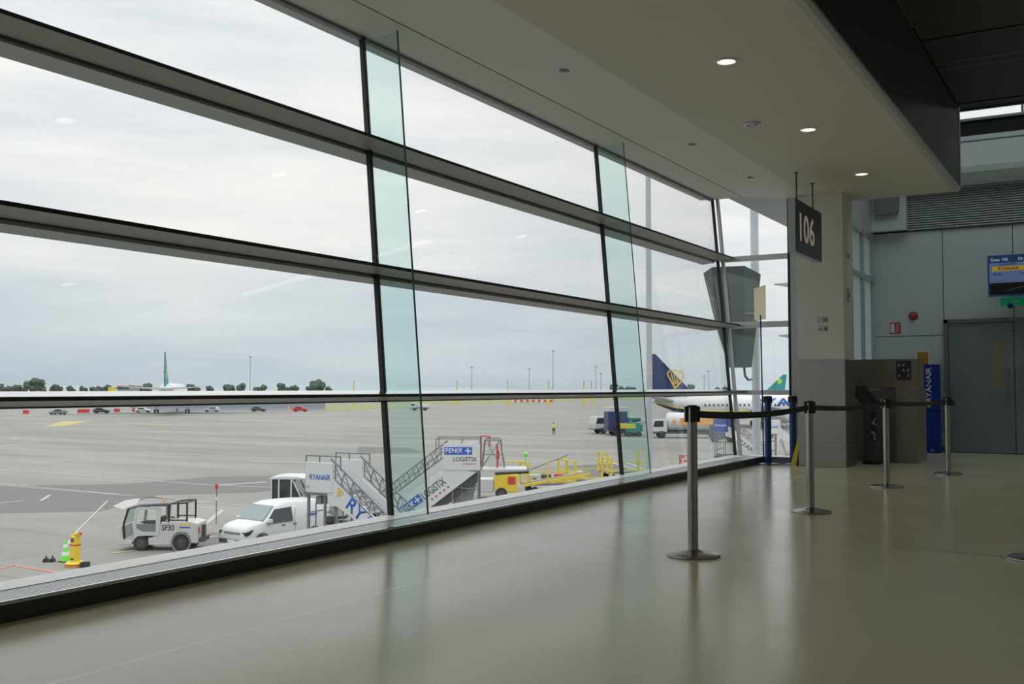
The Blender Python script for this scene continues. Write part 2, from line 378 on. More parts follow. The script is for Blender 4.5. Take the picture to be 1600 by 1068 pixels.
def lean_box(mb, d0, d1, z0, z1, y0, y1, zg):
    """box square to the leaning glass; d inward from the glass, z measured at the glass"""
    t = math.atan(LEAN); n = Vector((math.cos(t), 0, math.sin(t))); u = Vector((-math.sin(t), 0, math.cos(t)))
    g = Vector((gx(zg), 0, zg))
    P = lambda d, h, y: tuple(g + n*d + u*h + Vector((0, y, 0)))
    q = lambda y: [P(d0, z0-zg, y), P(d1, z0-zg, y), P(d1, z1-zg, y), P(d0, z1-zg, y)]
    mb.hexa(q(y0), q(y1)); return mb
ZG = [1.053, 2.045, 3.078]
ZTOP = 4.06
for i in range(5):
    y0, y1 = BAYS[i], BAYS[i+1]
    zs = [.1] + ZG + [ZTOP]
    e = bpy.data.objects.new('window_%d' % (i+1), None); C.objects.link(e); struct(e)
    for k in range(4):
        m = MB(); lean_box(m, -.012, 0, zs[k]+.0, zs[k+1], y0+.02, y1-.02, zs[k]); m.build('glass_pane', 'pane', e)
    # the low rail: a tapered nose whose top catches the sky
    m = MB(); m.prism([(-5.125, 1.016), (-4.872, 1.052), (-4.872, 1.0735), (-5.125, 1.094)], 'y', y0, y1); lr = m.build('low_rail', 'rail', e)
    m = MB(); m.prism([(-5.128, 1.0965), (-4.870, 1.0735), (-4.870, 1.0755), (-5.128, 1.102)], 'y', y0, y1); m.build('top_cap', 'railtop', lr)
    m = MB(); m.prism([(-4.872, 1.052), (-4.869, 1.052), (-4.869, 1.0735), (-4.872, 1.0735)], 'y', y0, y1); m.build('front_strip', 'black', lr)
    m = MB(); m.prism([(-5.15, 1.008), (-5.12, 1.008), (-5.12, 1.016), (-5.15, 1.1)], 'y', y0, y1); m.build('gasket', 'black', lr)
    for zg in ZG[1:]:
        m = MB(); lean_box(m, .014, .262, zg, zg+.026, y0, y1, zg); tp = m.build('transom', 'rail', e)
        m = MB(); lean_box(m, .262, .266, zg, zg+.026, y0, y1, zg); m.build('front_strip', 'black', tp)
        m = MB(); lean_box(m, -.014, .014, zg-.006, zg+.03, y0, y1, zg); m.build('gasket', 'black', tp)
        m = MB(); lean_box(m, -.22, -.016, zg-.026, zg+.004, y0, y1-(.06 if i == 4 else 0), zg); m.build('outer_ledge', 'ledge', tp)
    # head
    m = MB(); lean_box(m, -.025, .025, ZTOP-.036, ZTOP+.01, y0, y1, ZTOP); m.build('head_profile', 'grey', e)
    # mullion and glass fin at the far end of the bay
    m = MB(); lean_box(m, -.008, .034, .1, 4.07, y1-.017, y1+.017, .1)
    m.build('mullion', 'mullion', e)
    if i < 4:
        m = MB(); lean_box(m, .036, .375, .101, 4.02, y1-.009, y1+.009, .1); f = m.build('glass_fin', 'finglass', e)
        m = MB(); lean_box(m, .375, .380, .101, 4.02, y1-.0095, y1+.0095, .1); m.build('polished_edge', 'bedge', f)
# the return window square to the long one
e = bpy.data.objects.new('window_6', None); C.objects.link(e); struct(e)
for a, b in ((.1, 1.022), (1.091, 2.04), (2.125, 3.065), (3.14, 4.05)):
    MB().prism([(gx(a)+.05, a), (-4.18, a), (-4.18, b), (gx(b)+.05, b)], 'y', 15.28, 15.29).build('glass_pane', 'pane', e)
for a, b in ((1.022, 1.091), (2.04, 2.125), (3.065, 3.14)):
    MB().prism([(gx(a)+.04, a), (-4.17, a), (-4.17, b), (gx(b)+.04, b)], 'y', 15.22, 15.33).build('transom', 'alu', e, bevel=.004)
m = MB(); m.prism([(gx(.1)+.055, .1), (gx(.1)+.095, .1), (gx(4.06)+.095, 4.06), (gx(4.06)+.055, 4.06)], 'y', 15.225, 15.29); m.build('corner_post', 'alu', e)
B(-4.215, -4.17, 15.2, 15.33, .1, 4.05).build('mullion', 'mullion', e)
B(-4.17, -3.99, 15.18, 15.33, 0, 4.02).build('jamb', 'lightgrey', e)
# window past the column
e = bpy.data.objects.new('window_7', None); C.objects.link(e); struct(e)
B(-3.86, -3.84, 15.5, 19.4, .1, 3.9).build('glass_pane', 'frost', e)
for y in (15.55, 16.9, 18.45, 19.3): B(-3.88, -3.78, y-.03, y+.03, 0, 3.9).build('mullion', 'alu', e)
for z in (.05, 1.06, 3.08, 3.86): B(-3.88, -3.785, 15.5, 19.4, z-.04, z+.04).build('transom', 'alu', e)

# ceilings
ce = struct(MB().box(-3.8, -1.95, -9, 15.6, 3.9, 4.15).build('ceiling', 'cream'))
MB().prism([(-5.44, 4.05), (-4.91, 4.05), (-3.8, 3.9), (-3.8, 4.15), (-5.44, 4.15)], 'y', -9, 15.25).build('perimeter_soffit', 'soffit', ce)
MB().box(-4.914, -4.908, -9, 15.2, 4.045, 4.052).build('shadow_joint', 'grey', ce)
MB().prism([(-1.95, 3.9), (-1.885, 3.9), (-1.862, 3.925), (-1.862, 3.955), (-1.95, 3.955)], 'y', -9, 15.62).build('edge_bead', 'lightgrey', ce)
B(-1.86, 9, -9, 15.7, 5.1, 5.3).build('hall_ceiling', 'darkceil', ce)
for y in (4.1, 6.7, 9.4, 12.35, 15.4): B(-1.86, 9, y, y+.06, 5.085, 5.1).build('ceiling_seam', 'black', ce)
for y in (10.9, 13.35, 13.62): B(-1.86, 9, y, y+.015, 5.094, 5.1).build('ceiling_seam', 'grey', ce)
B(-1.93, -1.875, -9, 15.6, 3.955, 5.1).build('mesh_bulkhead', 'perf', ce)
B(-1.90, -1.855, 15.6, 15.64, 3.95, 5.1).build('end_post', 'lettering', ce)
struct(B(-3.98, -1.90, 15.65, 15.72, 4.15, 6.3).box(-1.90, 9, 15.7, 15.8, 5.3, 6.3).build('wall_soffit_back', 'darkceil'))
B(-3.9, 9, 15.7, 16.6, 6.3, 6.4).box(-3.9, 9, 18.4, 19.5, 6.3, 6.4).build('void_ceiling', 'darkceil', ce)
wk = bpy.data.objects.new('window_9', None); C.objects.link(wk); struct(wk)
B(-3.9, 9, 16.6, 18.4, 6.34, 6.36).build('roof_pane', 'skypane', wk)
for k in range(9): B(-3.9+k*1.6, -3.84+k*1.6, 16.6, 18.4, 6.28, 6.42).build('roof_bar', 'grey', wk)
# roof, upper wall, other sides of the hall
rf = struct(B(-5.6, 9.2, -9.2, 16.4, 6.5, 6.7).build('trim_2', 'extsoffit'))
rf['label'] = 'roof deck'
struct(B(-5.6, -5.42, -9.2, 15.3, 4.07, 6.5).box(-3.98, -3.8, 15.3, 19.6, 3.9, 6.5).build('wall_left', 'extsoffit'))
B(-5.13, -3.98, 15.26, 22.5, 4.05, 4.2).build('outer_canopy', 'extsoffit', rf)
struct(B(9, 9.2, -9.2, 19.6, -.25, 6.5).build('wall_right', 'endwall'))
struct(B(-5.6, 9.2, -9.2, -9, -.25, 6.5).build('wall_back', 'endwall'))
struct(B(-5.07, -4.7, -9, 15.3, -5.58, -.25).build('wall_outside', 'lightgrey'))
# end wall with panels, joints
ew = struct(B(-3.82, 9, 19.45, 19.6, -.25, 5.84).box(-3.82, 9, 19.45, 19.6, 6.03, 6.5).build('wall_end', 'black'))
def panel(x0, x1, z0, z1): B(x0+.006, x1-.006, 19.4, 19.45, z0+.006, z1-.006).build('wall_panel', 'endwall', ew, bevel=.003)
panel(-3.80, -2.63, 2.05, 3.93); panel(-3.80, -2.63, 0, 2.05)
panel(-2.63, -1.51, 2.31, 3.93); panel(-1.51, -.40, 2.31, 3.93)
panel(-.40, .72, 0, 3.93); panel(.72, 3, 0, 3.93); panel(3, 6, 0, 3.93); panel(6, 9, 0, 3.93)
# bulkhead layers above the louvre
lo = thing('wall_louvre', 'long grey horizontal slatted louvre above the end wall panels', 'louvre', (0, 19.4, 3.93))
B(-3.2, 9, -.02, .04, 0, .72).build('backing', 'grey', lo)
m = MB(); z = .02
while z < .72:
    m.prism([(-.05, z), (-.02, z+.022), (-.02, z+.03), (-.055, z+.008)], 'x', -3.2, 9); z += .042
m.build('slats', 'endwall', lo, kind='stuff')
m = MB()
for x in (-3.10, -2.62, -2.38, -1.79, -1.47, -.9, -.3): m.box(x-.006, x+.006, -.062, -.05, 0, .72)
m.build('slat_clips', 'alu', lo, kind='stuff')
bh = [(19.4, 4.65), (19.28, 4.66), (19.1, 4.72), (19.0, 4.82), (18.97, 4.92), (18.97, 5.33), (18.99, 5.335), (18.99, 5.35), (18.95, 5.36), (18.95, 5.43), (19.05, 5.46), (19.4, 5.5)]
MB().prism(bh, 'x', -3.8, 9).build('rounded_bulkhead', 'endwall', ew)
B(-3.8, 9, 19.4, 19.45, 5.99, 6.3).build('upper_panel', 'darkceil', ew)
wv = bpy.data.objects.new('window_8', None); C.objects.link(wv); struct(wv)
B(-2.6, 9, 19.36, 19.44, 5.80, 5.84).build('sill', 'alu', wv)
B(-1.33, -1.29, 19.36, 19.44, 5.84, 5.97).build('mullion', 'alu', wv)
B(-3.8, 9, 19.5, 19.51, 5.84, 6.03).build('glass_pane', 'pane', wv)
# door
d = bpy.data.objects.new('door_1', None); C.objects.link(d); struct(d)
B(-2.63, -2.56, 19.34, 19.45, 0, 2.32).box(-.55, -.40, 19.34, 19.45, 0, 2.32).box(-2.63, -.40, 19.34, 19.45, 2.255, 2.32).build('frame', 'grey', d)
for x0, x1, hx in ((-2.555, -1.525, -1.615), (-1.515, -.555, -1.41)):
    lf = B(x0, x1, 19.37, 19.42, .01, 2.25).build('door_leaf', 'doorpaint', d, bevel=.004)
    m = MB(); m.path([(hx, 19.37, .80), (hx, 19.30, .80), (hx, 19.30, 1.46), (hx, 19.37, 1.46)], .016, 10); m.build('pull_handle', 'steel', lf, smooth=True)
    if hx < -1.5: B(-1.87, -1.71, 19.366, 19.37, 1.15, 1.92).build('vision_panel', 'tan', lf)
B(-2.3, -1.6, 19.35, 19.37, 2.27, 2.29).build('closer_rail', 'alu', d)
struct(B(-3.8, -2.63, 19.385, 19.4, 0, .1).build('baseboard_end', 'grey'))

# column
cl = struct(B(-3.985, -3.325, 14.85, 15.47, 1.526, 3.9).build('wall_column', 'column', bevel=.004))
B(-3.99, -3.32, 14.845, 15.475, .0, 1.526).build('steel_cladding', 'steelclad', cl, bevel=.004)
B(-3.99, -3.32, 14.842, 14.845, .27, .273).build('cladding_joint', 'darksteel', cl)
B(-3.327, -3.30, 14.95, 15.35, .26, .27).build('cladding_joint', 'darksteel', cl)
n = thing('wall_notice', 'small pale sheet with icons, upper of two on the cream column', 'notice', (-3.70, 14.85, 2.05), group='notices on the column')
B(0, .15, -.004, 0, 0, .09).build('sheet', 'lightgrey', n); B(.085, .14, -.006, -.004, .015, .075).build('icon', 'grey', n); B(.012, .06, -.006, -.004, .02, .07).build('icon', 'poleg', n)
n = thing('wall_notice', 'small pale sheet with icons, lower of two on the cream column', 'notice', (-3.69, 14.85, 1.93), group='notices on the column')
B(0, .14, -.004, 0, 0, .09).build('sheet', 'lightgrey', n); B(.09, .13, -.006, -.004, .015, .06).build('icon', 'darksteel', n); B(.02, .035, -.006, -.004, .02, .04).box(.045, .06, -.006, -.004, .02, .04).build('icon', 'darksteel', n)
for z, lb in ((3.02, 'small dark sensor on the side of the cream column, higher one'), (2.45, 'small grey plate on the side of the cream column, lower one')):
    t = thing('wall_sensor', lb, 'sensor', (-3.325, 15.12, z), group='fittings on the column side')
    B(0, .02, -.05, .05, -.04 if z > 3 else -.1, .04 if z > 3 else .1).build('plate', 'cream' if z > 3 else 'alu', t)
    B(.02, .028, -.015, .015, -.03, .03).build('button', 'darksteel', t)

# ------------------------------------------------------------------ ceiling fittings
def downlight(y, label):
    t = thing('ceiling_downlight', label, 'downlight', (-2.81, y, 3.9), group='round downlights in the cream ceiling')
    MB().lathe([(.075, -.0), (.105, -.0), (.10, -.012), (.078, -.012), (.075, 0)], seg=32, cap=False).build('trim_ring', 'soffit', t, smooth=True)
    MB().lathe([(.001, -.006), (.077, -.006), (.077, -.002), (.001, -.002)], seg=32).build('lens', 'lens', t)
    l = bpy.data.lights.new('downlight_beam', 'SPOT'); l.energy = 10; l.color = (1, .88, .72); l.spot_size = R(85); l.spot_blend = .8; l.shadow_soft_size = .07
    lo_ = bpy.data.objects.new('downlight_beam', l); C.objects.link(lo_); lo_.parent = t; lo_.location = (0, 0, -.03)
for y, lb in ((8.33, 'large lit round downlight in the cream ceiling, nearest and highest in view'), (11.0, 'lit round downlight in the cream ceiling, middle one of the three'),
              (13.66, 'lit round downlight in the cream ceiling, farthest one, above the column')): downlight(y, lb)
for y in (5.66, 3.0, .33): downlight(y, 'lit round downlight in the cream ceiling over the near floor, out of view')
for k, (x, y) in enumerate(((3, -4), (3, 1.5), (3, 7), (3, 12.5), (6.5, -4), (6.5, 1.5), (6.5, 7), (6.5, 12.5))):  # unseen lamps added to brighten the interior with bounced light
    t = thing('added_fill_lamp', 'added round fill lamp in the dark high ceiling, outside the picture', 'lamp', (x, y, 5.1), group='added fill lamps in the high hall ceiling')
    MB().lathe([(.14, 0), (.16, 0), (.15, -.02), (.14, -.02), (.14, 0)], seg=24, cap=False).build('trim_ring', 'soffit', t); MB().lathe([(.001, -.008), (.14, -.008), (.14, -.004), (.001, -.004)], seg=24).build('lens', 'lens', t)
    l = bpy.data.lights.new('fill_beam', 'SPOT'); l.energy = 170; l.color = (1, .93, .82); l.spot_size = R(130); l.spot_blend = .9; l.shadow_soft_size = .14
    q = bpy.data.objects.new('fill_beam', l); C.objects.link(q); q.parent = t; q.location = (0, 0, -.05)
for i, (x, y, z) in enumerate(((-4.19, 8.0, 3.953), (-4.2, 11.22, 3.954), (-4.2, 13.4, 3.954))):
    t = thing('ceiling_sprinkler', ['small dark sprinkler head in the window soffit, nearest one', 'small dark sprinkler head in the window soffit, middle one', 'small dark sprinkler head in the window soffit, nearest the gate sign'][i], 'sprinkler', (x, y, z), group='sprinkler heads in the window soffit')
    MB().lathe([(.035, .004), (.052, 0), (.046, -.008), (.03, -.013), (.001, -.015)], seg=16).build('escutcheon', 'grey', t)
t = thing('ceiling_detector', 'small round perforated detector in the cream ceiling between two downlights', 'detector', (-3.26, 10.46, 3.9))
MB().lathe([(.09, .0), (.09, -.012), (.06, -.02), (.001, -.02)], seg=24).build('housing', 'alu', t)
m = MB()
for a in range(8): m.lathe([(.011, -.0202), (.011, -.024)], (.045*math.cos(a*PI/4), .045*math.sin(a*PI/4), 0), 8)
m.build('sounder_holes', 'darksteel', t, kind='stuff')

# gate sign
t = thing('gate_sign', 'hanging black box sign with pale number 106 by the column', 'sign', (-3.52, 13.575, 2.84))
B(-.05, .045, -.66, .66, 0, .69).build('light_box', 'lightgrey', t, bevel=.004)
B(.045, .05, -.655, .655, .015, .685).build('front_face', 'signface', t)
B(-.055, -.05, -.655, .655, .015, .685).build('back_face', 'signface', t)
text('106', 'lettering', 'signnum', t, (.05, -.47, .175), (0, 1, 0), (0, 0, 1), .35, width=.72, ext=.004, label='pale gate number')
for y in (-.425, .385):
    MB().tube((0, y, .69), (0, y, 1.06), .011).lathe([(.03, 1.05), (.03, 1.06)], (0, y, 0), 16).build('hanger_rod', 'darksteel', t, smooth=True)

# ------------------------------------------------------------------ barrier posts
POSTS = [(-2.474, 6.558, 'steel barrier post on a round base, nearest and largest of the row', 'st'),
         (-2.418, 9.383, 'steel barrier post in front of the cream column, second in the row', 'st'),
         (-2.286, 12.211, 'steel barrier post in front of the gate desk, third in the row', 'st'),
         (-1.927, 14.374, 'steel barrier post before the grey door, farthest in the row', 'st')]
BASEPROF = [(.178, 0), (.180, .006), (.178, .014), (.165, .019), (.10, .030), (.045, .040), (.038, .046)]
def post(x, y, label):
    t = thing('barrier_post', label, 'barrier post', (x, y, 0), group='steel barrier posts')
    MB().lathe(BASEPROF, seg=48).build('base', 'steel', t, smooth=True)
    MB().tube((0, 0, .04), (0, 0, .985), .034, 32).build('pole', 'steel', t, smooth=True)
    m = MB(); m.lathe([(.036, .985), (.036, 1.0), (.030, 1.006), (.001, 1.006)], seg=32)
    for a in range(4):
        c, s_ = math.cos(a*PI/2+.55), math.sin(a*PI/2+.55)
        m.bar((c*.028, s_*.028, .945), (c*.05, s_*.05, .945), .036, .105)
    m.build('belt_head', 'black', t)
    return t
def catenary(p, q, z0, z1, sag, n=14):
    return [(p[0]+(q[0]-p[0])*i/n, p[1]+(q[1]-p[1])*i/n, z0+(z1-z0)*i/n-4*sag*(i/n)*(1-i/n)) for i in range(n+1)]
prev = None
for k, (x, y, lb, _) in enumerate(POSTS):
    t = post(x, y, lb)
    if k < 3:
        nx, ny = POSTS[k+1][0]-x, POSTS[k+1][1]-y; L = math.hypot(nx, ny); ux, uy = nx/L, ny/L
        pts = catenary((ux*.045, uy*.045), (nx-ux*.045, ny-uy*.045), .945, .945, (.035, .028, .02)[k])
        m = MB(); rings = []
        for p in pts:
            a = Vector((-uy, ux, 0))*.0012
            rings.append([Vector(p)-a+Vector((0, 0, -.024)), Vector(p)+a+Vector((0, 0, -.024)), Vector(p)+a+Vector((0, 0, .024)), Vector(p)-a+Vector((0, 0, .024))])
        m.loft(rings).build('belt', 'blackfab', t)
    else:
        MB().prism([(.04, .90), (.10, .90), (.075, .96), (.05, .985), (.04, .985)], 'y', -.02, .02).build('belt_clip', 'black', t)
t = post(-.486, 7.556, 'steel barrier post at the right edge, only the rim of its base showing')

# blue posts
for i, (x, y, lb) in enumerate(((-4.46, 14.94, 'blue barrier post with a tall notice pole, left one by the end window'), (-4.125, 15.05, 'blue barrier post with black head, right one beside the column'))):
    t = thing('blue_barrier_post', lb, 'barrier post', (x, y, 0), group='blue barrier posts by the end window')
    MB().lathe([(.19, 0), (.19, .01), (.17, .02), (.06, .03)] if i == 0 else [(.135, 0), (.135, .01), (.12, .02), (.06, .03)], seg=32).build('base', 'navy', t, smooth=True)
    MB().tube((0, 0, .02), (0, 0, .93), .048, 24).build('pole', 'postblue', t, smooth=True)
    m = MB(); m.lathe([(.05, .93), (.05, 1.0), (.04, 1.006), (.001, 1.006)], seg=24)
    for a in range(4):
        c, s_ = math.cos(a*PI/2+.5), math.sin(a*PI/2+.5); m.bar((c*.04, s_*.04, .95), (c*.062, s_*.062, .95), .04, .10)
    m.build('belt_head', 'black', t)
    if i == 0:
        MB().tube((-.075, .02, .03), (-.10, .02, 2.2), .011, 12).build('sign_pole', 'postblue', t, smooth=True)
        MB().hexa([(-.19, 0, 1.19+.93), (-.045, .10, 2.15), (-.041, .095, 2.15), (-.186, -.005, 2.12)], [(-.19, 0, 2.60), (-.045, .10, 2.66), (-.041, .095, 2.66), (-.186, -.005, 2.60)]).build('notice_sheet', 'greytrans', t, label='yellowed paper notice held up on a thin pole')
t = thing('wet_floor_sign', 'folded yellow wet floor sign leaning on the column side', 'floor sign', (-4.03, 14.9, 0))
MB().hexa([(-.095, 0, 0), (-.05, 0, 0), (-.05, .26, 0), (-.095, .26, 0)], [(.02, .04, .44), (.034, .04, .44), (.034, .22, .44), (.02, .22, .44)]).build('front_board', 'yellow', t)
MB().hexa([(-.045, 0, 0), (-.012, 0, 0), (-.012, .26, 0), (-.045, .26, 0)], [(.018, .04, .40), (.036, .04, .40), (.036, .22, .40), (.018, .22, .40)]).build('rear_board', 'yellow', t)

# ------------------------------------------------------------------ gate desk
t = thing('gate_desk', 'tall brown-grey metal gate desk behind the column', 'desk', (-2.95, 16.3, 0))
B(-.75, .04, .08, .55, 0, .90).build('lower_cabinet', 'deskmetal', t, bevel=.004)
B(.05, .345, -.02, .85, 0, 1.125).build('side_cabinet', 'deskmetal', t, bevel=.004)
B(.09, .30, -.032, -.02, .16, 1.0).build('cabinet_door', 'deskmetal', t, bevel=.003)
B(-.75, .36, .0, .60, 1.13, 1.56).build('upper_screen', 'deskmetal', t, bevel=.004)
B(-.75, .05, .3, .55, .9, .93).build('counter_top', 'lightgrey', t)
B(-.7, .04, .32, .34, .93, 1.13).build('back_lip', 'endwall', t)
B(-.40, -.20, -.0, .1, 1.09, 1.105).build('paper_tray', 'lettering', t)
B(-.08, .04, -.0, .1, 1.085, 1.105).build('red_strip', 'red', t)
pt = B(.06, .272, -.008, 0, 1.235, 1.535).build('notice_panel', 'signface', t)
m = MB()
for i in range(3):
    for j in range(3):
        if (i+j) % 3 != 1: m.box(.085+i*.065, .115+i*.065, -.011, -.008, 1.29+j*.08, 1.325+j*.08)
m.build('pictograms', 'lightgrey', pt, kind='stuff')
B(.06, .272, -.011, -.008, 1.235, 1.25).build('red_border', 'red', pt)
# podium scanner in front
t = thing('boarding_podium', 'dark grey boarding podium with a tilted reader in front of the gate desk', 'podium', (-3.17, 15.72, 0))
B(-.10, .115, 0, .36, 0, .84).build('cabinet', 'darksteel', t, bevel=.004)
B(-.11, .125, -.02, .38, 0, .05).build('plinth', 'black', t)
MB().prism([(-.24, 1.02), (-.19, 1.17), (-.12, 1.15), (-.02, 1.0), (.09, .85), (.02, .84), (-.10, .84)], 'y', .0, .34).build('reader_hood', 'darksteel', t, bevel=.01)
MB().prism([(-.12, 1.152), (.09, .852), (.096, .857), (-.114, 1.157)], 'y', .03, .31).build('reader_screen', 'black', t)
p = B(.01, .10, -.006, 0, .33, .76).build('instruction_plate', 'signface', t)
m = MB(); m.bar((.03, -.008, .58), (.085, -.008, .68), .014, .004, (0, 1, 0)); m.bar((.085, -.008, .57), (.05, -.008, .63), .012, .004, (0, 1, 0))
for i in range(4): m.box(.045, .085, -.009, -.006, .36+i*.03, .372+i*.03)
m.lathe([(.018, -.009), (.018, -.006)], (.035, 0, .47), 12, 'y'); m.build('pictogram', 'lettering', p)
# blue airline stand
t = thing('airline_stand', 'tall royal blue stand with white vertical lettering beside the grey door', 'display stand', (-2.83, 18.98, 0))
B(-.17, .16, 0, .22, .72, 1.53).build('upper_body', 'royal', t, bevel=.003)
B(-.10, .155, -.02, .22, .0, .70).build('lower_body', 'royal', t, bevel=.003)
B(-.10, .15, .0, .22, .69, .73).build('shadow_gap', 'navy', t)
text('RYANAIR', 'lettering', 'lettering', t, (.035, -.002, .88), (0, 0, 1), (-1, 0, 0), .085, width=.60)
MB().lathe([(.035, -.006), (.035, -.001)], (-.005, 0, .82), 16, 'y').build('harp_mark', 'harp', t)
B(.02, .06, -.024, -.02, .04, .06).build('latch', 'alu', t)
t = thing('notice_frame', 'white framed amber sheet on the wall above the blue stand', 'frame', (-2.98, 19.4, 1.45))
B(-.115, .115, -.02, 0, 0, .34).build('frame', 'lettering', t); B(-.095, .085, -.025, -.02, .01, .31).build('amber_sheet', 'amber', t)
t = thing('leaflet_rack', 'narrow dark leaflet strip on the wall right of the blue stand', 'rack', (-2.615, 19.34, .3))
B(-.03, .035, -.03, 0, 0, .62).build('back_plate', 'darksteel', t)
for k, z in enumerate((.50, .30, .10)): B(-.02, .02, -.036, -.03, z, z+.06).build('leaflet', 'red' if k != 1 else 'lightgrey', t)
# wall fittings
t = thing('alarm_beacon', 'round red alarm beacon on the end wall', 'alarm', (-3.135, 19.4, 2.41))
MB().lathe([(.062, 0), (.062, -.02), (.05, -.03), (.045, -.06), (.025, -.075), (.001, -.075)], axis='y', seg=24).build('lens_dome', 'red', t, smooth=True)
MB().lathe([(.078, 0), (.078, -.012), (.07, -.015)], axis='y', seg=24).build('backplate', 'darksteel', t)
t = thing('fire_sign', 'small red fire equipment sign with white symbols on the end wall', 'sign', (-3.54, 19.4, 2.1))
B(0, .19, -.008, 0, 0, .2).build('plate', 'red', t)
m = MB(); m.box(.015, .085, -.010, -.008, .02, .18)
for i in range(3): m.bar((.105, -.010, .03+i*.05), (.165, -.010, .08+i*.05), .014, .003, (0, 1, 0))
m.build('symbols', 'lettering', t)
t = thing('wall_box', 'pale boxed-in wall unit with a dark vent at the ceiling end', 'wall unit', (-3.5, 19.3, 3.95))
B(-.3, .3, -.08, .1, 0, .62).build('casing', 'endwall', t, bevel=.003)
MB().prism([(-.22, .28), (.16, .28), (.19, .42), (.19, .6), (-.24, .6), (-.24, .42)], 'y', -.16, -.08).build('vent_hood', 'grey', t)
t = thing('gate_screen', 'wall screen showing gate 106 above a yellow bar', 'screen', (-1.87, 19.0, 2.66))
# hung in front of the wall on an arm
B(0, 1.22, 0, .06, 0, .70).build('bezel', 'screendark', t, bevel=.004)
B(.03, 1.19, -.003, 0, .23, .57).build('picture_area', 'bluelight', t)
B(.03, 1.19, -.003, 0, .58, .68).build('header_bar', 'screendark', t)
B(.03, 1.19, -.003, 0, .03, .23).build('picture_foot', 'signface', t)
B(.07, 1.19, -.005, -.003, .43, .51).build('airline_bar', 'screenyellow', t)
for s_, x, z, h, mm_ in (('Gate 106', .05, .60, .05, 'screentext'), ('10:1', .47, .60, .05, 'screentext'), ('London STN', .18, .525, .035, 'navy'), ('RYANAIR', .17, .443, .052, 'navy'), ('FR204', .09, .36, .035, 'navy'), ('16:25', .50, .36, .035, 'navy')):
    text(s_, 'lettering', mm_, t, (x, -.006, z), (1, 0, 0), (0, 0, 1), h, ext=.001)
MB().bar((.05, -.004, .245), (.30, -.004, .26), .01, .002, (0, 1, 0)).bar((.30, -.004, .10), (.55, -.004, .16), .012, .002, (0, 1, 0)).build('runway_lines', 'grey', t)
B(.5, .7, .06, .40, .3, .5).build('wall_bracket', 'darksteel', t)
t = thing('exit_sign', 'small green exit sign showing below the wall screen', 'sign', (-1.70, 19.2, 2.48))
B(0, .45, 0, .05, .04, .17).build('plate', 'exitgreen', t)
text('Exit', 'lettering', 'lettering', t, (.20, -.001, .09), (1, 0, 0), (0, 0, 1), .045, ext=.002)
B(.1, .35, .05, .2, .06, .15).build('bracket', 'darksteel', t)
MB().lathe([(.045, 0), (.045, .02)], (.15, -.012, .03), 20, 'y').build('blue_dot', 'royal', t)

# ================================================================== AIRFIELD
G0 = EYE - 6.70           # apron level
FW = Vector((-math.sin(YAW), math.cos(YAW), 0)); RT = Vector((math.cos(YAW), math.sin(YAW), 0))
def site(L, D, z=0.):     # airfield grid: L metres along the terminal's diagonal, D metres out
    p = RT*L + FW*D; return (p.x, p.y, G0+z)
def gp(u, v):             # surveyed ground point -> grid
    D = 6.70*1600/(v-606); return ((u-800)/1600*D, D)
m = MB(); m.box(-3000, 2500, -800, 3500, G0-.3, G0); ap = struct(m.build('apron', 'apron'))
def paint(pts, mm_, h=.012, name='line_or_reflection'):
    m = MB(); m.poly([site(L, D, h) for L, D in pts]); return m.build(name, mm_, ap)
def stroke(p, q, w, mm_, h=.014):
    (a, b), (c, d_) = gp(*p), gp(*q); n_ = Vector((c-a, d_-b)); n_ = Vector((-n_.y, n_.x)).normalized()*w/2
    paint([(a-n_.x, b-n_.y), (c-n_.x, d_-n_.y), (c+n_.x, d_+n_.y), (a+n_.x, b+n_.y)], mm_, h)
for p, q, w, c in (((0, 754), (398, 790), .16, 'markwhite'), ((20, 758), (330, 783), .16, 'markwhite'), ((0, 732), (338, 757), .2, 'markwhite'), ((338, 757), (560, 765), .2, 'markwhite'),
                   ((296, 789), (352, 794.5), .22, 'markwhite'), ((351, 795), (321, 819), .26, 'markwhite'), ((171.7, 781), (126, 827), .10, 'markwhite'), ((126, 827), (104, 858), .12, 'markwhite'),
                   ((178, 862), (219, 857), .28, 'paintyellow'), ((318, 838.6), (343, 835), .28, 'paintyellow'), ((0, 887), (29, 880.5), .14, 'pink'), ((29, 880.5), (105, 893), .16, 'pink'),
                   ((0, 785), (39, 781), .22, 'markwhite'), ((82, 772), (68, 781), .2, 'markwhite'), ((0, 697), (65, 688), .3, 'markwhite'), ((338, 757), (420, 752), .5, 'markwhite'),
                   ((930, 714.6), (1000, 735), .3, 'markwhite'), ((966, 717), (1010, 734), .3, 'markwhite'), ((830, 703.5), (985, 703.5), .7, 'markwhite'), ((600, 691), (760, 693), .6, 'markwhite'), ((600, 711), (680, 714), .5, 'markwhite'),
                   ((868, 741.5), (900, 739.5), .5, 'paintyellow'), ((1015, 715), (1125, 709), .4, 'paintyellow'), ((0, 671), (22, 670), .8, 'paintyellow'), ((100, 669), (136, 669), .8, 'paintyellow'), ((167, 662), (215, 663), 1., 'paintyellow'),
                   ((225, 663), (275, 664), 2., 'paintyellow'), ((232, 669), (274, 669), .7, 'paintyellow'), ((280, 664.8), (375, 664), .8, 'paintyellow'), ((342, 656), (375, 656), 1., 'paintyellow'), ((520, 648), (560, 648), 1., 'paintyellow'),
                   ((395, 720), (480, 722), .5, 'markwhite'), ((350, 716), (420, 716), .35, 'markwhite'), ((810, 678), (860, 677), .5, 'markwhite'), ((600, 670), (640, 671), .5, 'markwhite')):
    stroke(p, q, w, c)
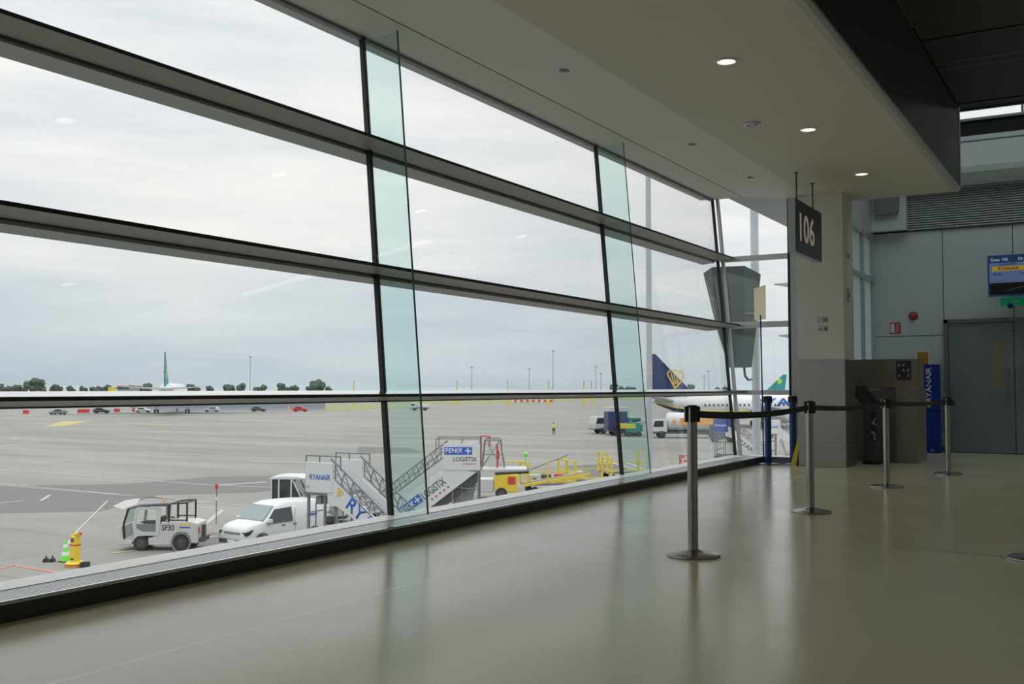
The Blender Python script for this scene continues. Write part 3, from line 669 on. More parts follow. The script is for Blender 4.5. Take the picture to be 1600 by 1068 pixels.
for a in ((23, 40), (55, 72), (88, 104), (115, 136), (152, 172), (190, 210), (226, 248), (262, 330), (345, 400)): stroke((a[0], 697+a[0]*.045), (a[1], 697+a[1]*.045), .3, 'markwhite' if a[0] % 2 else 'paintyellow')
for poly in ([(0, 758), (200, 755), (330, 744), (470, 741), (560, 744), (560, 757), (390, 768), (250, 772), (215, 783), (160, 797), (0, 800)],
             [(330, 830), (250, 870), (230, 900), (600, 900), (600, 830)],
             [(880, 727), (965, 723), (1000, 745), (930, 752)], [(560, 697), (640, 699), (660, 706), (560, 708)]):
    paint([gp(*p) for p in poly], 'tarmac', .006, 'tarmac_patch')
paint([gp(70, 666), gp(100, 657.5), gp(147, 657), gp(128, 660), gp(105, 665)], 'paintyellow')
paint([gp(180, 789), gp(200, 780), gp(222, 777), gp(218, 786), gp(195, 795)], 'markwhite')  # interior reflection in the glass, painted as a white patch on the apron
m = MB()
def grassp(pts): m.poly([site(*gp(*p), .03) for p in pts])
grassp([(508, 633), (600, 633), (650, 635.5), (600, 638), (508, 640)]); grassp([(560, 627), (900, 624), (900, 626), (820, 629.5), (640, 630)])
m.build('grass_verge', 'grass', ap)
m = MB(); m.poly([site(-900, 620, .05), site(900, 620, .05), site(1500, 2500, .05), site(-1500, 2500, .05)]); m.build('grass_field', 'grass', ap)
# far hills
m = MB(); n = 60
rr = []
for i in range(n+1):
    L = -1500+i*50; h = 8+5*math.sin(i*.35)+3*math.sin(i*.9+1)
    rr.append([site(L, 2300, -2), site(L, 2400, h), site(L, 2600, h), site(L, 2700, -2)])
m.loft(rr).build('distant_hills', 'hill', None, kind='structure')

# ------------------------------------------------------------------ vehicles
def wheel(parent, x, y, r, w, name='wheel', rim='rim'):
    s_ = 1 if y > 0 else -1
    o = MB().lathe([(r*.62, -w/2), (r*.93, -w/2), (r, -w/2+.03), (r, w/2-.03), (r*.93, w/2), (r*.62, w/2)], (x, y, r), 24, 'y', cap=False).build(name, 'tyre', parent, smooth=True)
    MB().lathe([(r*.62, s_*w*.42), (r*.45, s_*w*.30), (r*.2, s_*w*.46), (r*.001, s_*w*.46)], (x, y, r), 20, 'y').build('hub', rim, o, smooth=True)
    return o
def car_ring(x, wl, wb, wr, z0, zb, zr):
    """one station of a car body: lower half width, belt half width, roof half width"""
    h = [(wl*.92, z0), (wl, z0+.12), (wl, z0+(zb-z0)*.55), (wb, zb), (wr+.02, zr-.10*(zr-zb)-.02), (wr*.9, zr-.005), (wr*.45, zr)]
    return [(x, y, z) for y, z in h] + [(x, -y, z) for y, z in h[::-1]]
# small white van, +x is its nose
def van(label, loc, rz):
    t = thing('white_van', label, 'van', loc, rz)
    st = [(-2.18, .82, .80, .70, .35, 1.05, 1.68), (-2.12, .90, .88, .76, .28, 1.08, 1.80), (-1.2, .92, .90, .78, .26, 1.08, 1.86), (.1, .92, .90, .78, .26, 1.08, 1.87), (.62, .92, .90, .75, .26, 1.08, 1.78),
          (1.30, .92, .89, .80, .26, 1.06, 1.18), (1.75, .90, .86, .78, .26, 1.02, 1.12), (2.05, .87, .82, .72, .28, .92, 1.03), (2.18, .82, .76, .66, .30, .80, .92), (2.23, .74, .70, .60, .36, .66, .78)]
    bd = MB().loft([car_ring(*s) for s in st]).build('body', 'white', t, smooth=True)
    MB().hexa([(.66, -.70, 1.735), (.66, .70, 1.735), (1.27, .80, 1.18), (1.27, -.80, 1.18)], [(.69, -.70, 1.765), (.69, .70, 1.765), (1.31, .80, 1.205), (1.31, -.80, 1.205)]).build('windscreen', 'windscreen', t)
    for s in (1, -1):
        q = lambda o_: [(.50, s*(.92+o_)-s*.02, 1.06), (1.14, s*(.915+o_)-s*.02, 1.06), (1.10, s*(.90+o_)-s*.02, 1.16), (.68, s*(.805+o_)-s*.02, 1.62), (-.20, s*(.81+o_)-s*.02, 1.66), (-.22, s*(.92+o_)-s*.02, 1.06)]
        MB().hexa(q(-.02), q(.035)).build('side_window', 'carglass', t)
        MB().box(.20, .38, s*.93-.012, s*.93+.012, .92, .96).build('door_handle', 'darksteel', t)
        MB().box(-.42, -.24, s*.93-.012, s*.93+.012, .92, .96).build('door_handle', 'darksteel', t)
        MB().box(-.34, -.325, s*.927-.008, s*.927+.008, .45, 1.6).build('door_seam', 'lightgrey', t)
        for x in (-1.45, 1.42):
            MB().lathe([(.40, -.005), (.40, .012), (.34, .012), (.34, -.005)], (x, s*.925, .33), 28, 'y', cap=False).build('wheel_arch', 'darksteel', t)
            wheel(t, x, s*.83, .33, .2)
        MB().prism([(1.62, .74), (2.20, .66), (2.22, .80), (1.75, .92)], 'y', s*.50, s*.865).build('headlight', 'carglass', t)
        m = MB(); m.box(1.0, 1.18, s*.93, s*1.10, 1.10, 1.26); m.build('mirror', 'white', t, bevel=.03)
    MB().prism([(2.02, .26), (2.25, .30), (2.25, .47), (2.12, .52)], 'y', -.83, .83).build('lower_bumper', 'darksteel', t)
    B(2.17, 2.25, -.52, .52, .70, .78).build('grille', 'grey', t)
    B(2.25, 2.265, -.26, .26, .36, .46).build('number_plate', 'lettering', t)
    m = MB(); m.bar((2.24, -.09, .66), (2.24, 0, .73), .02); m.bar((2.24, .09, .66), (2.24, 0, .73), .02); m.bar((2.24, -.09, .72), (2.24, 0, .79), .02); m.bar((2.24, .09, .72), (2.24, 0, .79), .02); m.build('chevron_badge', 'alu', t)
    B(-1.6, -1.0, .922, .93, 1.2, 1.28).build('side_marking', 'bluetext', t)
    return t
van('small white panel van facing left, parked under the boarding stairs', site(-10.2, 44.3), YAW+R(-126.9))

# baggage tractor, +x forward
t = thing('baggage_tractor', 'white baggage tractor with open dark-framed cab and dark fleet number', 'tractor', site(*[a for a in ((256-800)/1600*42.9, 43.2)]), YAW+PI)
# body is 3.3 m long; local +y faces the terminal
MB().prism([(-1.62, .30), (-1.30, .30), (-1.26, .60), (-1.10, .74), (-.76, .74), (-.60, .60), (-.56, .22), (.42, .22), (.45, .50), (.10, .62), (-.10, 1.2), (-1.30, 1.2), (-1.62, 1.12)], 'y', -.62, .62).build('rear_body', 'offwhite', t, bevel=.04)
B(-.12, 1.25, -.45, .45, .26, .42).build('floor_pan', 'offwhite', t, bevel=.02)
MB().prism([(1.10, .26), (1.68, .22), (1.70, .40), (1.66, .98), (1.55, 1.02), (1.46, .5), (1.10, .38)], 'y', -.62, .62).build('nose', 'offwhite', t, bevel=.03)
MB().prism([(-.12, .58), (.34, .62), (.44, .70), (.98, .70), (.86, .76), (-.12, .76)], 'y', -.60, .60).build('seat_well', 'offwhite', t)
dr = MB()
for s in (.60, -.64):
    dr.prism([(-.02, .62), (.62, .62), (.86, .60), (1.02, .62), (1.08, 1.0), (1.00, 1.66), (.88, 1.80), (-.10, 1.80), (-.10, 1.68), (.80, 1.68), (.90, 1.58), (.96, 1.04), (.90, .90), (.66, .78), (.12, .78), (.12, 1.70), (-.10, 1.70)], 'y', s, s+.04)
dr.build('cab_door_frame', 'offwhite', t)
for s in (.61, -.63): MB().prism([(.08, .74), (.72, .74), (.90, .88), (.95, 1.10), (.08, 1.10)], 'y', s, s+.015).build('door_lower_glass', 'grey', t)
m = MB()
for y in (.58, -.58): m.path([(-.40, y, 1.0), (-.40, y, 1.92), (.75, y, 1.84), (1.28, y, 1.72), (1.46, y, 1.1), (1.42, y, .45)], .045, 6)
m.build('cab_frame', 'black', t)
MB().prism([(-.50, 1.90), (.72, 1.83), (1.24, 1.70), (1.26, 1.76), (.74, 1.90), (-.50, 1.965)], 'y', -.62, .62).build('cab_roof', 'grey', t)
m = MB(); m.bar((1.27, 0, 1.68), (1.44, 0, 1.08), .01, 1.1, (0, 1, 0)); m.hexa([(1.27, -.56, 1.68), (1.27, .56, 1.68), (1.45, .56, 1.08), (1.45, -.56, 1.08)], [(1.28, -.56, 1.69), (1.28, .56, 1.69), (1.46, .56, 1.09), (1.46, -.56, 1.09)]); m.build('windscreen', M['finglass'], t)
m = MB()
for y in (.58, -.58):
    m.path([(-1.15, y, 1.2), (-1.15, y, 1.97), (-.42, y, 1.92)], .04, 6)
    m.bar((-.42, y, 1.15), (-.1, y, 1.25), .05)
m.path([(-1.15, -.58, 1.97), (-1.15, .58, 1.97)], .03, 6); m.path([(-1.15, -.58, 1.3), (-.4, -.58, 1.3)], .03, 6); m.path([(-1.15, .58, 1.25), (-.4, .58, 1.25)], .03, 6); m.build('rear_cage', 'black', t)
MB().lathe([(.06, 1.93), (.06, 1.98), (.05, 2.08), (.001, 2.1)], (-.02, .1, 0), 12).build('beacon', 'orange', t)
B(.05, .45, -.3, .3, .62, .80).box(.0, .12, -.3, .3, .80, 1.35).build('seat', 'black', t, bevel=.03)
m = MB(); m.tube((.95, 0, .6), (.80, 0, 1.08), .025); m.lathe([(.19, -.015), (.19, .015), (.15, .015), (.15, -.015)], (.78, 0, 1.1), 20, 'z', cap=False); m.build('steering_wheel', 'black', t)
for s in (.5, -.5):
    wheel(t, .74, s*1.04, .31, .22); wheel(t, -.93, s, .33, .26)
    MB().lathe([(.42, -.01), (.42, .012), (.34, .012), (.34, -.01)], (-.93, s*1.25, .34), 24, 'y', cap=False).build('wheel_arch', 'grey', t)
B(-1.78, -1.58, -.5, .5, .34, .52).box(-1.75, -1.62, -.1, .1, .3, 1.0).build('tow_hitch', 'darksteel', t)
B(-1.66, -1.60, .50, .58, .70, .95).build('rear_lamp', 'red', t)
text('SF30', 'fleet_lettering', 'darksteel', t, (-.12, .625, .84), (-1, 0, 0), (0, 0, 1), .23, width=.52, ext=.006)
B(-1.32, -.86, .62, .626, 1.03, 1.09).build('yellow_marking', 'yellow', t); B(-1.30, -.86, .62, .626, .93, .98).build('blue_marking', 'bluetext', t)

# larger white tractor behind the van
t = thing('apron_truck', 'white cab truck with dark windows behind the small van', 'truck', site(-11.1, 51.6), YAW+PI)
B(-3.1, .7, -1.0, 1.0, .5, 1.25).build('chassis_body', 'white', t, bevel=.08)
MB().prism([(-3.15, .45), (-2.2, .45), (-2.2, 2.15), (-2.55, 2.1), (-3.0, 1.5), (-3.25, .9)], 'y', -1.0, 1.0).build('rounded_hood', 'white', t, bevel=.12)
B(-.9, .9, -.94, .94, 1.25, 1.55).build('cab_lower', 'white', t, bevel=.04)
MB().prism([(-.85, 1.35), (.82, 1.35), (.80, 2.85), (-.30, 2.85)], 'y', -.95, .95).build('cab_windows', 'carglass', t)
m = MB()
for y in (.96, -.96):
    for x in (.82, .42, -.24): MB().bar((x, y, 1.3), (x, y, 2.9), .07).build('window_pillar', 'white', t)
    MB().bar((-.9, y, 1.4), (-.28, y, 2.88), .06).build('window_pillar', 'white', t)
MB().prism([(-.95, 2.86), (.95, 2.86), (.85, 3.0), (.3, 3.08), (-.6, 3.06), (-1.05, 2.95)], 'y', -1.02, 1.02).build('cab_roof', 'white', t, bevel=.04)
B(-2.2, -.9, -.9, .9, 1.9, 2.3).build('rear_deck', 'grey', t)
m = MB(); m.bar((-.9, .5, 2.45), (-1.9, .5, 2.7), .12); m.bar((-.95, -.5, 2.45), (-1.9, -.5, 2.7), .12); m.build('boom_arms', 'darksteel', t)
for s in (.85, -.85):
    wheel(t, .1, s, .45, .3); wheel(t, -2.3, s, .45, .3)
B(-3.2, -2.4, -1.02, 1.02, .38, .52).build('bumper', 'black', t)

t.scale = (.92, .92, .77)
# ---------------- boarding stairs (descend along local +x)
def harp_mark(parent, o, X, U, r, name='harp_mark', m_='harp'):
    X = Vector(X).normalized(); U = Vector(U).normalized(); o = Vector(o); Nn = X.cross(U); m = MB()
    P = lambda a, b: o + X*a*r + U*b*r + Nn*.01
    arc = [P(-.9, .55), P(-.5, .95), (P(.1, .9)), P(.75, .75), P(.95, .3), P(.7, -.3), P(0, -1.1)]
    for a, b in zip(arc, arc[1:]): m.bar(a, b, r*.16, .01, Nn)
    m.bar(P(-.9, .55), P(0, -1.1), r*.16, .01, Nn)
    for k in (-.45, -.1, .25, .55): m.bar(P(k, .7), P(k*.45+.05, -.6), r*.10, .01, Nn)
    return m.build(name, m_, parent)
def stairs(label, loc, rz, sgn=1, signm='white', signtext='RYANAIR', textm='bluetext', back=1.34, signtop=3.80, drop=2.6, panel=None, group=None):
    """sgn=+1: the terminal sees the y=0 side and the far side is at +W"""
    t = thing('boarding_stairs', label, 'boarding stairs', loc, rz, group)
    Wd = 1.9*sgn; sl = .75; run = drop/sl; o_ = -.03*sgn
    ys = sorted((0, Wd))
    B(-back, 0.05, ys[0], ys[1], drop-.10, drop).build('platform', 'grey', t)
    nsteps = 13; m = MB()
    for i in range(nsteps):
        x = run*(i+.2)/nsteps; z = drop-drop*(i+1)/nsteps
        m.box(x, x+run/nsteps+.04, ys[0]+.12, ys[1]-.12, max(.05, z), z+.05)
    m.build('treads', 'lightgrey', t, kind='stuff')
    for k, y in enumerate((0, Wd)):
        a, b = (y-.025, y+.025)
        # white skirting panel
        MB().prism(panel if panel and k == 0 else [(-.25, drop-.0), (-.25, drop-.35), (.25, drop-.5), (run+.35, .15), (run+.35, .55), (.05, drop+.55), (0, drop+.55)] if k == 0 else [(0, drop-.3), (run, .1), (run, .6), (0, drop+.45)], 'y', a, b).build('side_panel', 'white', t)
        m = MB(); n = 8
        top = lambda i: (run*i/n+.1, y, drop+1.12-sl*run*i/n)
        low = lambda i: (run*i/n+.1, y, drop+.55-sl*run*i/n)
        m.bar((-.1, y, drop+1.35), top(n), .06); m.bar(low(0), low(n), .05); m.bar((0, y, drop+.9), (run*.98, y, .9), .03)
        for i in range(n+1):
            m.bar(top(i), low(i-.35 if i else 0), .035)
            if i < n: m.bar(top(i), low(i+1), .03)
        m.path([top(n), (run+.35, y, .95), (run+.35, y, .3)], .03, 6)
        m.build('handrail', 'grey', t)
        sp = B(-back, 0, y-.03-(.02 if sgn > 0 else -.02)*(1 if k == 0 else -1), y+.03-(.02 if sgn > 0 else -.02)*(1 if k == 0 else -1), drop+.02, signtop).build('platform_sign', signm, t, bevel=.02)
        m = MB(); m.path([(-back, y, drop), (-back, y, signtop+.25), (.35, y, signtop+.25), (.35, y, drop+.9)], .03, 6); m.bar((-back*.5, y, signtop), (-back*.5, y, signtop+.25), .04); m.build('guard_rail', 'grey', t)
    m = MB()
    for y in (0.08*sgn, Wd-.08*sgn):
        m.bar((-back+.08, y, .1), (-back+.08, y, drop-.1), .09); m.bar((-.45, y, .1), (-.45, y, drop-.1), .08)
        m.bar((-back+.08, y, .9), (-.45, y, 1.1), .05); m.bar((-back+.08, y, 1.8), (-.45, y, 1.95), .05); m.bar((-.9, y, .9), (-.9, y, 2.2), .04)
        m.bar((-back, y, .42), (run+.3, y, .42), .10); m.bar((.6, y, .42), (1.1, y, drop-1.1), .05); m.bar((.6, y, .42), (0, y, drop-.5), .05)
    m.bar((-.8, .1*sgn, 2.3), (-.8, Wd-.1*sgn, 2.3), .25, .3)
    m.build('support_frame', 'grey', t)
    for x in (-back+.3, run-.2):
        for y in (.2*sgn, Wd-.2*sgn): wheel(t, x, y, .26, .18)
    return t
X_A = (1, 0, 0)
tA = stairs('white boarding stairs with blue lettering descending right behind the small van', site(-6.95, 40.0), YAW+math.atan2(-.47, .88))
text('RYANAIR', 'sign_lettering', 'bluetext', tA, (-1.10, -.052, 3.12), (1, 0, 0), (0, 0, 1), .21, width=1.0, ext=.006)
MB().lathe([(.04, -.06), (.04, -.045)], (-1.17, 0, 3.24), 12, 'y').build('sign_mark', 'harp', tA)
B(-1.30, -1.10, -.058, -.05, 2.78, 2.9).build('serial_plate', 'lightgrey', tA)
tdir = Vector((1, 0, -.75)).normalized(); tup = Vector((.75, 0, 1)).normalized()
text('RYANAIR', 'side_lettering', 'bluetext', tA, (.62, -.026, 2.12), tdir, tup, .50, width=3.2, ext=.006)
harp_mark(tA, Vector((.32, -.022, 2.66)), tdir, tup, .17)
# Fenix stairs (descend to the left)
tB = stairs('white boarding stairs with blue logo plates and red dots, descending left', site(-3.32, 49.6), YAW+PI, sgn=-1, back=1.78, signtop=4.02, drop=2.72, panel=[(-1.6, 2.66), (0, 2.85), (3.55, .2), (3.55, .1), (1.75, .1)])
B(-1.40+.0, -.06-.0, .048, .056, 3.50, 3.86).build('logo_plate', 'bluetext', tB)
text('FENiX', 'sign_lettering', 'lettering', tB, (-.12, .056, 3.58), (-1, 0, 0), (0, 0, 1), .22, width=.82, ext=.008)
def star(par, x, y, z, r, nrm=1):
    m = MB(); m.bar((x-r, y, z), (x+r, y, z), r*.35, .01, (0, 1, 0)); m.bar((x, y, z-r), (x, y, z+r), r*.35, .01, (0, 1, 0)); m.bar((x-r*.6, y, z-r*.6), (x+r*.6, y, z+r*.6), r*.15, .01, (0, 1, 0)); m.build('logo_cross', 'lettering', par)
star(tB, -1.20, .060, 3.68, .14)
text('LOGiSTiX', 'sign_lettering', 'darksteel', tB, (-.48, .050, 3.18), (-1, 0, 0), (0, 0, 1), .20, width=1.15, ext=.006)
for i in range(5): MB().lathe([(.035, .05), (.035, .06)], (-1.0-i*.13, 0, 3.05), 10, 'y').build('red_dot', 'red', tB)
bd = Vector((-1, 0, .75)).normalized(); bu = Vector((.75, 0, 1)).normalized()
Q = lambda s, h: Vector((3.1, .030, -.36)) + bd*s + bu*h
MB().hexa([Q(1.45, .02), Q(2.72, .02), Q(2.72, .44), Q(1.45, .44)], [Q(1.45, .02)+Vector((0, .006, 0)), Q(2.72, .02)+Vector((0, .006, 0)), Q(2.72, .44)+Vector((0, .006, 0)), Q(1.45, .44)+Vector((0, .006, 0))]).build('logo_plate', 'bluetext', tB)
text('FENiX', 'side_lettering', 'lettering', tB, Q(1.50, .10)+Vector((0, .006, 0)), bd, bu, .26, width=.78, ext=.006)
text('LOGiSTiX', 'side_lettering', 'darksteel', tB, Q(2.80, .04), bd, bu, .36, width=1.32, ext=.006)
sc = Q(2.50, .23)+Vector((0, .010, 0)); MB().bar(sc-bd*.15, sc+bd*.15, .06, .01, (0, 1, 0)).bar(sc-bu*.15, sc+bu*.15, .06, .01, (0, 1, 0)).build('logo_cross', 'lettering', tB)
for i in range(5):
    c = Q(3.1+i*.24, -.16); MB().lathe([(.05, 0), (.05, .01)], tuple(c), 10, 'y').build('red_dot', 'red', tB)
# extended bridge plate and canopy frame
B(-4.05, -1.70, -1.9, -.0, 2.66, 2.80).build('bridge_plate', 'offwhite', tB, bevel=.02)
MB().tube((-4.08, .02, 2.66), (-2.5, .02, 2.58), .07, 10).tube((-4.08, -1.9, 2.68), (-4.08, .02, 2.66), .07, 10).build('bumper', 'black', tB)
m = MB()
for y in (0, -1.85): m.path([(-1.85, y, 2.8), (-2.0, y, 4.2), (-2.75, y, 4.2), (-2.95, y, 2.85)], .035, 6); m.bar((-1.9, y, 2.9), (-2.7, y, 4.1), .03); m.bar((-2.1, y, 4.1), (-2.8, y, 2.9), .03)
m.bar((-2.0, 0, 4.2), (-2.0, -1.85, 4.2), .05); m.bar((-2.75, 0, 4.2), (-2.75, -1.85, 4.2), .05); m.bar((-1.9, 0, 3.5), (-2.9, 0, 3.5), .04); m.build('canopy_frame', 'grey', tB)
m = MB(); m.path([(-1.75, -1.8, 2.8), (-1.75, -1.8, 4.3), (-2.2, -1.8, 4.3), (-2.2, -1.8, 2.8)], .035, 6); m.path([(-2.6, -.9, 2.8), (-2.6, -.9, 3.95)], .05, 6); m.box(-2.7, -2.55, -.95, -.85, 3.2, 3.6); m.build('red_frame', 'red', tB)
B(-2.9, -2.1, -1.8, -1.76, 2.8, 3.8).build('white_screen', 'offwhite', tB)
MB().prism([(-1.75, 2.6), (-1.6, 2.66), (1.75, .1), (1.15, .08), (-1.7, 2.2)], 'y', -.15, -.4).build('dark_underframe', 'darksteel', tB)
MB().prism([(-1.7, 2.55), (-.2, 2.6), (-.7, .5), (-1.2, .4)], 'y', -1.2, -.9).build('support_column', 'lightgrey', tB)

# distant stairs near the airliner
tC = stairs('white boarding stairs by the airliner seen through the end window, blue platform sign', site(20.1, 95.5), YAW+math.atan2(-.3, .95), signm='royal', group='boarding stairs near the blue-tailed airliner')
text('RYANAIR', 'sign_lettering', 'lettering', tC, (-1.22, -.055, 3.12), (1, 0, 0), (0, 0, 1), .2, width=1.1, ext=.006)
text('RYANAIR', 'side_lettering', 'darksteel', tC, (.9, -.026, 1.68), tdir, tup, .42, width=2.6, ext=.006)
tD = stairs('white boarding stairs by the airliner framed between the two blue posts', site(24.0, 92.0), YAW+math.atan2(-.3, .95), group='boarding stairs near the blue-tailed airliner')
text('RYANAIR', 'sign_lettering', 'bluetext', tD, (-1.22, -.055, 3.12), (1, 0, 0), (0, 0, 1), .2, width=1.1, ext=.006)
text('RYANAIR', 'side_lettering', 'bluetext', tD, (.9, -.026, 1.68), tdir, tup, .48, width=3., ext=.006)
# ---------------- yellow ground equipment
t = thing('belt_loader', 'yellow belt loader just right of the stairs with red dots', 'belt loader', site(-.45, 63.0), YAW)
B(-.6, .8, -.8, .8, .4, 1.5).build('engine_housing', 'yellow', t, bevel=.05)
B(.2, .65, -.83, -.8, .9, 1.35).build('red_notice', 'red', t)
m = MB(); m.bar((1.1, -.7, .8), (5.2, -.7, 1.5), .15); m.bar((1.1, .7, .8), (5.2, .7, 1.5), .15); m.build('belt_beam', 'yellow', t)
MB().hexa([(1.1, -.6, .8), (5.2, -.6, 1.5), (5.2, .6, 1.5), (1.1, .6, .8)], [(1.1, -.6, .86), (5.2, -.6, 1.56), (5.2, .6, 1.56), (1.1, .6, .86)]).build('belt', 'darksteel', t)
m = MB()
for x in (-.5, 1.2, 2.6): m.path([(x, -.8, 1.0), (x, -.8, 2.3)], .05, 6)
m.path([(-.5, -.8, 2.3), (1.2, -.8, 2.25)], .04, 6); m.build('guard_rail', 'yellow', t)
for x in (-.2, 3.6):
    for y in (-.75, .75): wheel(t, x, y, .35, .22)
B(-1.7, -.65, -.7, .7, .4, 1.2).build('cab_step', 'offwhite', t, bevel=.05)
MB().tube((1.3, .2, 1.6), (3.9, .2, 2.6), .03).build('green_light_arm', 'grey', t); MB().blob((1.3, .2, 2.65), .14).tube((1.3, .2, 1.5), (1.3, .2, 2.6), .03).build('green_beacon', 'green', t)
def dolly(label, loc, rz, cargo):
    t = thing('baggage_dolly', label, 'baggage dolly', loc, rz, 'yellow baggage dollies past the belt loader')
    B(-1.6, 1.6, -.8, .8, .5, .6).build('deck', 'grey', t)
    m = MB()
    for x in (-1.6, 1.6):
        for y in (-.8, .8): m.bar((x, y, .5), (x, y, 2.0), .12)
        m.bar((x, -.8, 1.95), (x, .8, 1.95), .08); m.bar((x, -.8, 1.2), (x, .8, 1.2), .06)
    m.bar((-1.6, -.8, .72), (1.6, -.8, .72), .1); m.bar((-1.6, .8, 1.2), (1.6, .8, 1.2), .07); m.build('end_frames', 'yellow', t)
    for x in (-1.1, 1.1):
        for y in (-.65, .65): wheel(t, x, y, .22, .15)
    MB().path([(1.6, 0, .4), (2.5, 0, .35)], .05, 6).build('tow_bar', 'darksteel', t)
    return t
def bag(loc, size, mm_, label):
    t = thing('suitcase', label, 'suitcase', loc, YAW, 'suitcases on the yellow dollies')
    B(-size[0]/2, size[0]/2, -size[1]/2, size[1]/2, 0, size[2]).build('shell', mm_, t, bevel=.04)
    B(-.1, .1, -size[1]/2-.02, -size[1]/2, size[2]*.5, size[2]*.58).build('handle', 'black', t)
for (L, D), lb, bags in (((2.3, 66.5), 'yellow baggage dolly with open frames, first past the belt loader', [(-.9, 'offwhite', 'pale suitcase on the nearest yellow dolly'), (-.1, 'darksteel', 'dark suitcase on the nearest yellow dolly'), (.8, 'red', 'red suitcase on the nearest yellow dolly')]),
                         ((4.9, 69.3), 'yellow baggage dolly with open frames, middle one', [(-.5, 'offwhite', 'pale suitcase on the middle yellow dolly')]),
                         ((8.2, 76.0), 'yellow baggage dolly with open frames, farthest right near the mullion', [])):
    dolly(lb, site(L, D), YAW+R(18), bags)
    for x, mm_, bl in bags:
        bag(site(L+x*math.cos(R(18)), D+x*math.sin(R(18)), .6), (.65, .45, .55), mm_, bl)
t = thing('tow_bar', 'dark and red aircraft tow bar lying by the second mullion', 'tow bar', site(11.8, 79), YAW+R(-12))
MB().tube((-2.2, 0, .35), (2.0, 0, .5), .1).build('bar', 'navy', t); B(1.9, 2.9, -.2, .2, .3, .75).build('red_head', 'red', t); wheel(t, -.5, .2, .3, .15); MB().box(-2.6, -2.1, -.2, .2, .25, .45).build('hitch', 'darksteel', t)
# ---------------- cone, charging post, chocks, marker pole
t = thing('safety_cone', 'green and white safety cone beside the yellow charging post', 'cone', site((108-800)/1600*39.9, 39.9))
B(-.18, .18, -.18, .18, 0, .05).build('base', 'darksteel', t, bevel=.01)
for k, (z0, z1, c) in enumerate(((.05, .26, 'green'), (.26, .40, 'lettering'), (.40, .56, 'green'), (.56, .68, 'lettering'), (.68, .82, 'green'))):
    rad = lambda z: .19-(z-.05)*.19; MB().lathe([(rad(z0), z0), (rad(z1), z1)], seg=20).build('cone_band', c, t, smooth=True)
t = thing('charging_post', 'yellow post on a red and yellow round base beside the green cone', 'post', site((123-800)/1600*38.9, 38.9))
MB().lathe([(.34, 0), (.36, .05), (.36, .12), (.30, .18), (.001, .18)], seg=24).build('base', 'yellow', t)
MB().lathe([(.37, .07), (.37, .11)], seg=24).build('base_stripe', 'red', t)
B(-.145, .145, -.13, .13, .16, 1.15).build('body', 'yellow', t, bevel=.02)
B(-.15, .15, -.135, .135, .78, .83).build('red_band', 'red', t); B(-.10, .10, -.136, -.13, .25, .32).box(-.09, .09, -.136, -.13, .92, 1.06).build('dark_label', 'darksteel', t)
m = MB(); m.bar((-.2, 0, 1.16), (.26, 0, 1.22), .14, .06); m.bar((.0, 0, 1.22), (.22, .1, 1.30), .04); m.build('top_lever', 'yellow', t); MB().blob((.28, 0, 1.24), .06).build('red_knob', 'red', t)
MB().lathe([(.16, .02), (.18, .08), (.18, .2), (.05, .22)], (.52, .05, 0), 16).build('black_foot', 'tyre', t)
for k, u in enumerate((78, 88)):
    t = thing('wheel_chock', ['small black wheel chock, left of the pair', 'small black wheel chock, right of the pair by the cone'][k], 'chock', site((u-800)/1600*39.9, 39.9), YAW, 'black wheel chocks left of the cone')
    MB().prism([(-.10, 0), (.10, 0), (.04, .14), (-.04, .14)], 'y', -.12, .12).build('block', 'tyre', t); MB().tube((0, 0, .13), (0, 0, .24), .025).build('knob', 'black', t)
t = thing('marker_pole', 'thin grey marker pole with a red tip between tractor and van', 'pole', site((341-800)/1600*51, 51))
MB().tube((0, 0, 0), (0, 0, 1.7), .025, 8).build('pole', 'grey', t); MB().tube((0, 0, 1.7), (0, 0, 1.95), .07, 8).build('red_tip', 'red', t); MB().tube((0, 0, 1.15), (0, 0, 1.3), .05, 8).build('white_band', 'lettering', t)
t = thing('marker_sign', 'small red sign board beyond the last fin glass', 'sign', site((1068-800)/1600*88, 88), YAW)
B(-.45, .45, 0, .05, .1, 1.0).build('board', 'pink', t); B(-.2, .2, -.01, 0, .25, .35).box(-.2, -.08, -.01, 0, .35, .6).box(-.2, .2, -.01, 0, .6, .7).box(.08, .2, -.01, 0, .7, .9).build('number', 'lettering', t)

# ---------------- outside poles and guidance cabinet
t = thing('floodlight_mast', 'tall pale mast outside the last long window bay', 'mast', site((1014.5-800)/1600*36, 36))
MB().tube((0, 0, 0), (0, 0, 16), .115, 16, .09).build('mast', 'poleg', t, smooth=True); MB().lathe([(.28, 0), (.28, .06), (.12, .1)], seg=16).build('foot_plate', 'grey', t)
t = thing('support_pole', 'thick pale pole beside the guidance cabinet outside the end window', 'pole', site((1181-800)/1600*26.3, 26.3))
MB().tube((0, 0, 0), (0, 0, 12), .105, 20).build('pole', 'poleg', t, smooth=True)
MB().lathe([(.24, 0), (.24, .05), (.11, .09)], seg=16).build('foot_plate', 'grey', t)
t = thing('guidance_cabinet', 'dark green tapered guidance cabinet fixed to the thick outdoor pole', 'cabinet', (0, 0, 0))
def ring(pts, z): return [Vector(site(L, D, 0)) + Vector((0, 0, z-G0)) for L, D in pts]
top = [(4.67, 24.9), (4.80, 24.5), (5.52, 24.2), (6.00, 24.6), (5.98, 25.3), (4.8, 25.5)]
bot = [(5.30, 24.9), (5.33, 24.6), (5.52, 24.45), (5.76, 24.6), (5.76, 25.2), (5.36, 25.3)]
lerp = lambda k: [(a[0]+(b[0]-a[0])*k, a[1]+(b[1]-a[1])*k) for a, b in zip(top, bot)]
capz = [3.92, 4.02, 4.02, 3.86, 3.86, 3.95]
